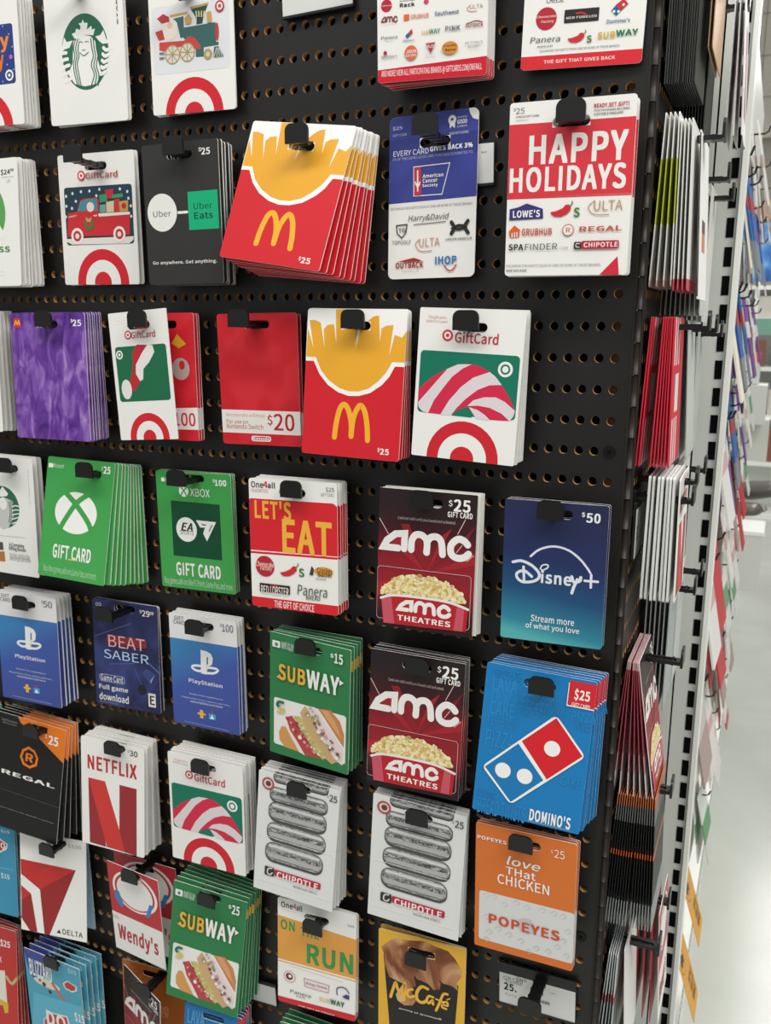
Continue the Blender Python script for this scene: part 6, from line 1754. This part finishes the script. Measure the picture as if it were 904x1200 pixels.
side_stack('white card with a small brown picture, outermost on the side pegboard', 'white picture card on the side pegboard', 60, 80, 122, 126, 52, 52, 1, .8, [(.5, 'efeeea'), (.58, '5a5450'), (.7, 'c98a66'), (1, 'efeeea')], hooked=False, tilt=(3, 3), stripes=[(0, .3, 0, 1, 'efeeea'), (.7, 1, 0, 1, 'efeeea')])
side_stack('grey white card behind the lime banded cards on the side pegboard', 'grey white cards second from the corner', 138, 72, 110, 126, 25, 48, 9, .8, [(1, 'c9cac4')], tilt=(-2, 3))
side_stack('pale card at the far end of the side pegboard', 'pale cards at the far end of the side pegboard', 225, 70, 105, 126, 27, 50, 6, .8, [(1, 'd3d3cd')])
side_stack('red card with white stripes on the side pegboard', 'red and white striped cards', 42, 76, -18, 120, 29, 45, 6, 1.0, [(1, 'cf2a3c')], tilt=(-2.5, 1.5), rad=.6, xs=[26.5, 28, 36, 37.6, 39.2, 40.8, 42.4, 44],
           stripes=[(.12, .2, 0, .32, 'e9dedc'), (.32, .4, 0, .32, 'e9dedc'), (.52, .6, 0, .32, 'e9dedc'), (.12, .2, .68, 1, 'e9dedc'), (.32, .4, .68, 1, 'e9dedc'), (.52, .6, .68, 1, 'e9dedc'), (.3, .62, .38, .64, 'e4dcda')])
side_stack('grey white card behind the red striped cards', 'grey white cards behind the red striped ones', 138, 70, -20, 124, 26, 46, 5, .8, [(1, 'c2c6c0')], tilt=(-1, 3))
side_stack('translucent grey card at the far end behind the red striped cards', 'far grey cards behind the red striped ones', 222, 66, -25, 124, 28, 48, 4, .8, [(1, 'b4bab4')])
side_stack('thick white card on the side pegboard behind the red N card', 'thick white cards at mid height of the side pegboard', 44, 76, -146, 106, 36, 58, 7, 2.0, [(1, 'dadad6')], xs=[34, 37.2, 41.5, 44.2, 48, 50.6, 53.4, 57.5], front='red_n', label_front='white card with red N facing the aisle on the side pegboard', tilt=(-.6, 1))
side_stack('white card standing behind the thick white cards', 'white cards second from the corner at mid height', 140, 70, -150, 106, 27, 50, 6, .9, [(1, 'd4d4d0')])
side_stack('silver card below the thick white cards', 'silver cards second from the corner', 138, 70, -268, 124, 27, 48, 6, .9, [(1, 'a9adab')])
side_stack('pale grey card at the far end below the white cards', 'pale grey cards at the far end', 222, 70, -272, 124, 30, 48, 4, .9, [(1, 'c4c8c4')])
side_stack('pink and red movie card fanned out on the side pegboard', 'fanned pink and red movie cards', 44, 78, -308, 126, 25, 34, 8, .7, [(.06, 'd9b0b2'), (.68, 'a8434e'), (.82, 'c98a90'), (1, 'cfcac8')], tilt=(-5, 9), rad=.5, xs=[25, 26.4, 27.8, 30.6, 32, 33.4, 34.8, 36.2], front='movie', label_front='popcorn movie card facing the aisle on the side pegboard', yj=.8)
side_stack('black card with orange line and silver foot on the side pegboard', 'black and orange cards low on the side pegboard', 42, 78, -432, 132, 25, 41, 9, .7, [(.08, 'b8653c'), (.2, '6a6c6a'), (.42, '161616'), (.46, 'c4582e'), (.8, '121212'), (1, '8f9492')], tilt=(-3, -1), rad=.6, yj=.8)
side_stack('black card with orange line, outer half of the low stack', 'outer black and orange cards low on the side pegboard', 44, 78, -432, 132, 43, 57, 8, .7, [(.08, 'b8653c'), (.2, '6a6c6a'), (.42, '161616'), (.46, 'c4582e'), (.8, '121212'), (1, '8f9492')], tilt=(0, 2), rad=.6, yj=.8, hooked=False)
side_stack('silver edged card at the foot of the side pegboard', 'silver edged cards at the foot of the side pegboard', 42, 76, -596, 128, 26, 34, 5, .8, [(.35, 'c9cccb'), (.42, 'a8585c'), (1, 'aeb4b4')], tilt=(-4, -1))
side_stack('white card at the foot of the side pegboard', 'white cards at the foot of the side pegboard', 46, 76, -592, 128, 40, 40, 1, .8, [(1, 'e4e2dd')], tilt=(3, 3), hooked=False)
side_stack('red card at the foot of the side pegboard', 'red cards at the foot of the side pegboard', 130, 74, -606, 128, 36, 62, 5, .8, [(1, 'bb2f3d')], tilt=(0, 3), front='red_round', label_front='red and white burger card at the foot of the side pegboard')
holder('side', 27, -193, 60, 50, 0, 0, 0, 'narrow white price label on the side pegboard', [('part', 'lettering'), ('T', '30.', -26, -8, -14, 4, '3a3836', 1, 0)], 6).matrix_world = Matrix.Translation(Vector((24, 36, -194))*S) @ Matrix.Rotation(math.pi/2, 4, 'Z')
hook(0, 0, 'empty black peg hook above the narrow side price label', math.pi/2).matrix_world = Matrix.Translation(Vector((XS, 20, -166))*S) @ Matrix.Rotation(math.pi/2, 4, 'Z')

side_stack('glossy white card with mauve picture high beside the slotted upright', 'white and mauve cards by the slotted upright', 225, 76, 275, 128, 58, 66, 3, .8, [(.2, 'ecebe8'), (.85, 'a8808f'), (1, 'ecebe8')], tilt=(0, 3), stripes=[(0, .22, 0, 1, 'efeeea'), (.8, 1, 0, 1, 'efeeea')])
# ------------------------------------------------------------------ merchandise on the shelving run beyond
PAL = {
 'blue': ([(.25, '2f62a5'), (.4, 'a3343f'), (.7, '2c5fa2'), (1, '7d858c')], 'blue pack with red band hanging beyond the slotted upright'),
 'white': ([(.4, 'e2ddd8'), (.55, 'c9a9a4'), (1, 'dedad6')], 'white pack with pink band hanging beyond the slotted upright'),
 'purple': ([(.3, '7b4b96'), (.5, 'd9d6da'), (1, '6c4188')], 'purple pack hanging beyond the slotted upright'),
 'red': ([(.1, 'd8d2cf'), (1, 'bd2632')], 'red card hanging beyond the slotted upright'),
 'cream': ([(1, 'e8e2cf')], 'cream pack hanging beyond the slotted upright'),
 'grey': ([(.3, '8f8a86'), (.6, 'c2b9b4'), (1, 'a88f8c')], 'grey and pink pack hanging beyond the slotted upright'),
 'green': ([(.4, 'dfe2dc'), (.7, '5f9c6c'), (1, 'd5d5d0')], 'white and green pack hanging beyond the slotted upright'),
}
LAY = [(300, ['white', 'grey', 'white', 'white', 'grey', 'white']), (180, ['cream', 'blue', 'blue', 'grey', 'blue', 'white']), (20, ['cream', 'blue', 'blue', 'purple', 'white', 'purple']), (-140, ['white', 'purple', 'blue', 'purple', 'white', 'green']),
       (-300, ['white', 'red', 'white', 'grey', 'red', 'green']), (-460, ['grey', 'white', 'red', 'green', 'white', 'red']), (-620, ['white', 'red', 'white', 'grey', 'white', 'green']), (-780, ['red', 'white', 'grey', 'white', 'white', 'grey']), (-940, ['white', 'grey', 'white', 'green', 'white', 'red'])]
packs = {k: banded(96, 142, 2.5, b[0], 2).mesh('hanging_pack') for k, b in PAL.items()}
hk_me = MB(); hk_me.tube([(0, 0, 0), (52, 0, 0), (58, 0, 3), (61, 0, 12)], 1.6, PLASTIC, 6); hk_me = hk_me.mesh('wire_hook')
for zt_, row in LAY:
    for k, c in enumerate(row):
        if ((zt_ < -700 or zt_ > 250) and k < 3) or (zt_ < -560 and k < 2) or (zt_ == -460 and k == 1): continue
        yc = 400+k*(128+k*24)+rnd.uniform(-8, 8); z0 = zt_+rnd.uniform(-12, 12)
        for q in range(4):
            o = link('hanging_pack', packs[c]); tl = math.radians(2+q*3.2+rnd.uniform(-1, 1))
            o.matrix_world = Matrix.Translation(Vector((29+q*10, yc+rnd.uniform(-4, 4), z0))*S) @ Matrix.Rotation(math.pi/2+rnd.uniform(-.04, .04), 4, 'Z') @ Matrix.Rotation(-tl, 4, 'X') @ Matrix.Translation((0, 0, -.065))
            tag(o, PAL[c][1], 'packet', c+' packs on the shelving run')
        o = link('wire_hook', hk_me); o.location = (15*S, yc*S, (z0-8)*S); tag(o, 'small black wire hook on the shelving run behind the upright', 'hook', 'wire hooks on the shelving run')
# yellow cards low down beside the upright
YEL = 'e5a63a'
def yellow(loc, yaw, tilt, roll, label, logo=True):
    e = link('gift_card', None); w_, h_ = 86, 132
    mb = MB(); card_body(mb, w_, h_, 2, None, YEL, back=mat('c98c2c')); mb.obj('card_backing', e)
    pr = [('part', 'emblem'), ('C', -14, 34, 21, '5a4320'), ('C', -14, 34, 19.4, YEL),
          ('P', '3a2f20', [(-29, 36), (-26, 43), (-18, 48), (-10, 46), (-2, 42), (2, 36), (-1, 30), (-3, 24), (-6, 30), (-14, 30), (-17, 23), (-20, 30), (-25, 28)])]
    if logo:
        pr += [('part', 'lettering'), ('T', 'BUFFALO', -4, -18, 34, -4, '5a4320', 2, 0), ('T', 'WILD', -4, -35, 34, -21, '5a4320', 2, 0), ('T', 'WINGS', -4, -52, 34, -38, '5a4320', 2, 0)]
    art = Art(w_, h_, 2, None, pr)
    for nm, pm in art.parts:
        if pm.f: pm.obj(nm, e)
    e.matrix_world = Matrix.Translation(Vector(loc)*S) @ rotm(yaw, tilt, roll)
    tag(e, label, 'gift card', 'yellow cards beside the upright'); return e
yellow((65, 873, -1112), math.pi/2, -.3, 0, 'yellow card with dark bison emblem, upper of the two low ones')
yellow((71, 765, -1188), math.pi/2, -.3, 0, 'yellow card with dark bison emblem, lowest beside the upright')
yellow((60, 512, -560), math.pi/2, -.3, 0, 'yellow card with bison emblem, small and highest of three')

# ------------------------------------------------------------------ far things down the aisle
BOXM = newmat('white_carton', 'd3d3cb', .5, .3); BAG = newmat('grey_bag', '57514c', .35, .5); TEAL = newmat('green_carton', '7fb09b', .5, .3)
def block(name, label, cat, x0, x1, y0, y1, z0, z1, m, lid=None):
    e = link(name, None); e.location = ((x0+x1)/2*S, (y0+y1)/2*S, z0*S); bpy.context.view_layer.update()
    mb = MB(); r = 4
    mb.prism(rrect(x0, z0, x1, z1, r), y0, y1, m); child(mb.obj('carton_body', None), e)
    if lid:
        mb = MB(); mb.prism(rrect(x0-4, z1-lid, x1+4, z1+2, r), y0-4, y1+4, WHITE); child(mb.obj('lid', None), e)
    tag(e, label, cat); return e
block('carton', 'white carton standing at the far end of the shelving run', 'box', 20, 134, 2560, 2760, -962, -742, BOXM, 12)
block('carton', 'low white carton on top shelf behind the grey bags', 'box', 10, 120, 3350, 3500, -600, -420, BOXM)
block('carton', 'tall white carton above the grey bags', 'box', 16, 100, 3150, 3330, -420, -262, BOXM)
block('carton', 'green carton on the far shelf', 'box', 24, 110, 3500, 3600, -64, 6, TEAL)
orange = block('carton', 'orange topped white carton on the far shelf', 'box', 34, 64, 3200, 3260, -260, -136, BOXM)
bpy.context.view_layer.update(); mb = MB(); mb.box(34, 64, 3195, 3262, -172, -134, newmat('orange_lid', 'd8602c')); child(mb.obj('lid'), orange)
for (x0, x1, y, z0, z1, rz, lb) in ((18, 200, 3000, -700, -624, .12, 'upper grey bag lying across the far shelf end'), (10, 128, 2850, -742, -688, 0, 'lower grey bag lying under the other grey bag')):
    e = link('bag', None); e.location = ((x0+x1)/2*S, y*S, z0*S); bpy.context.view_layer.update()
    mb = MB(); vs = []; N = 14; K = 10
    for i in range(N+1):
        u = i/N; pinch = (1-abs(2*u-1)**4)*.9+.1
        for k in range(K):
            a = 2*math.pi*k/K; vs.append((x0+(x1-x0)*u, y+70*pinch*math.cos(a), (z0+z1)/2+(z1-z0)/2*pinch*math.sin(a)*(1+.12*math.sin(5*u+k))+rz*(x1-x0)*(u-.5)))
    mb.add(vs, [(i*K+k, i*K+(k+1) % K, (i+1)*K+(k+1) % K, (i+1)*K+k) for i in range(N) for k in range(K)], BAG, None, True)
    child(mb.obj('bag_body'), e)
    mb = MB(); mb.tube([(x1-4, y-40, (z0+z1)/2+rz*(x1-x0)/2), (x1+10, y-40, (z0+z1)/2+rz*(x1-x0)/2+10), (x1+2, y-40, (z0+z1)/2+rz*(x1-x0)/2+22)], 3, BAG); child(mb.obj('tie', None), e)
    tag(e, lb, 'bag')
# blue poster hung far back, and end displays
POST = newmat('blue_poster', '3f7fc0', .4, .4); v = coords(POST); ramp(POST, noise(POST, v, 5, 4, .8), [(.3, '2a4f9a'), (.5, '4a8fd0'), (.72, 'b9d6ea')])
mb = MB(); mb.box(-66, 420, 5500, 5510, 250, 610, POST); tag(mb.obj('poster'), 'blue poster hanging far back above the aisle', 'poster')
e = link('display_shelf', None); e.location = (.3, 6.5, FZ*S); tag(e, 'pale display shelf at the far end of the aisle', 'shelf'); bpy.context.view_layer.update()
mb = MB()
for zz in (-1450, -1050, -700, -350, 0, 230): mb.box(-200, 700, 6300, 6680, zz, zz+30, WHITE)
child(mb.obj('shelf_board'), e)
mb = MB(); mb.box(-200, 700, 6690, 6720, FZ, 260, PALE); mb.box(-60, -30, 6290, 6320, FZ, 300, WHITE); child(mb.obj('shelf_frame'), e)
gcol = ['2f5f55', '35302c', 'b9b4a8', '6f8aa5', '8a5a4a', 'd0cbc0']
for zi, zz in enumerate((-1019, -669, -319, 31)):
    for k in range(6):
        x0 = -180+k*140+rnd.uniform(-8, 8); hgt = min(rnd.uniform(150, 260), 185 if zi == 3 else 260)
        mb = MB(); mb.prism(rrect(x0, zz, x0+rnd.uniform(80, 118), zz+hgt, 5), 6330, 6480, mat(gcol[(k*2+zi) % 6])); tag(mb.obj('carton'), 'boxed goods on the pale display shelf at the far end', 'box', 'boxed goods on the far shelf')
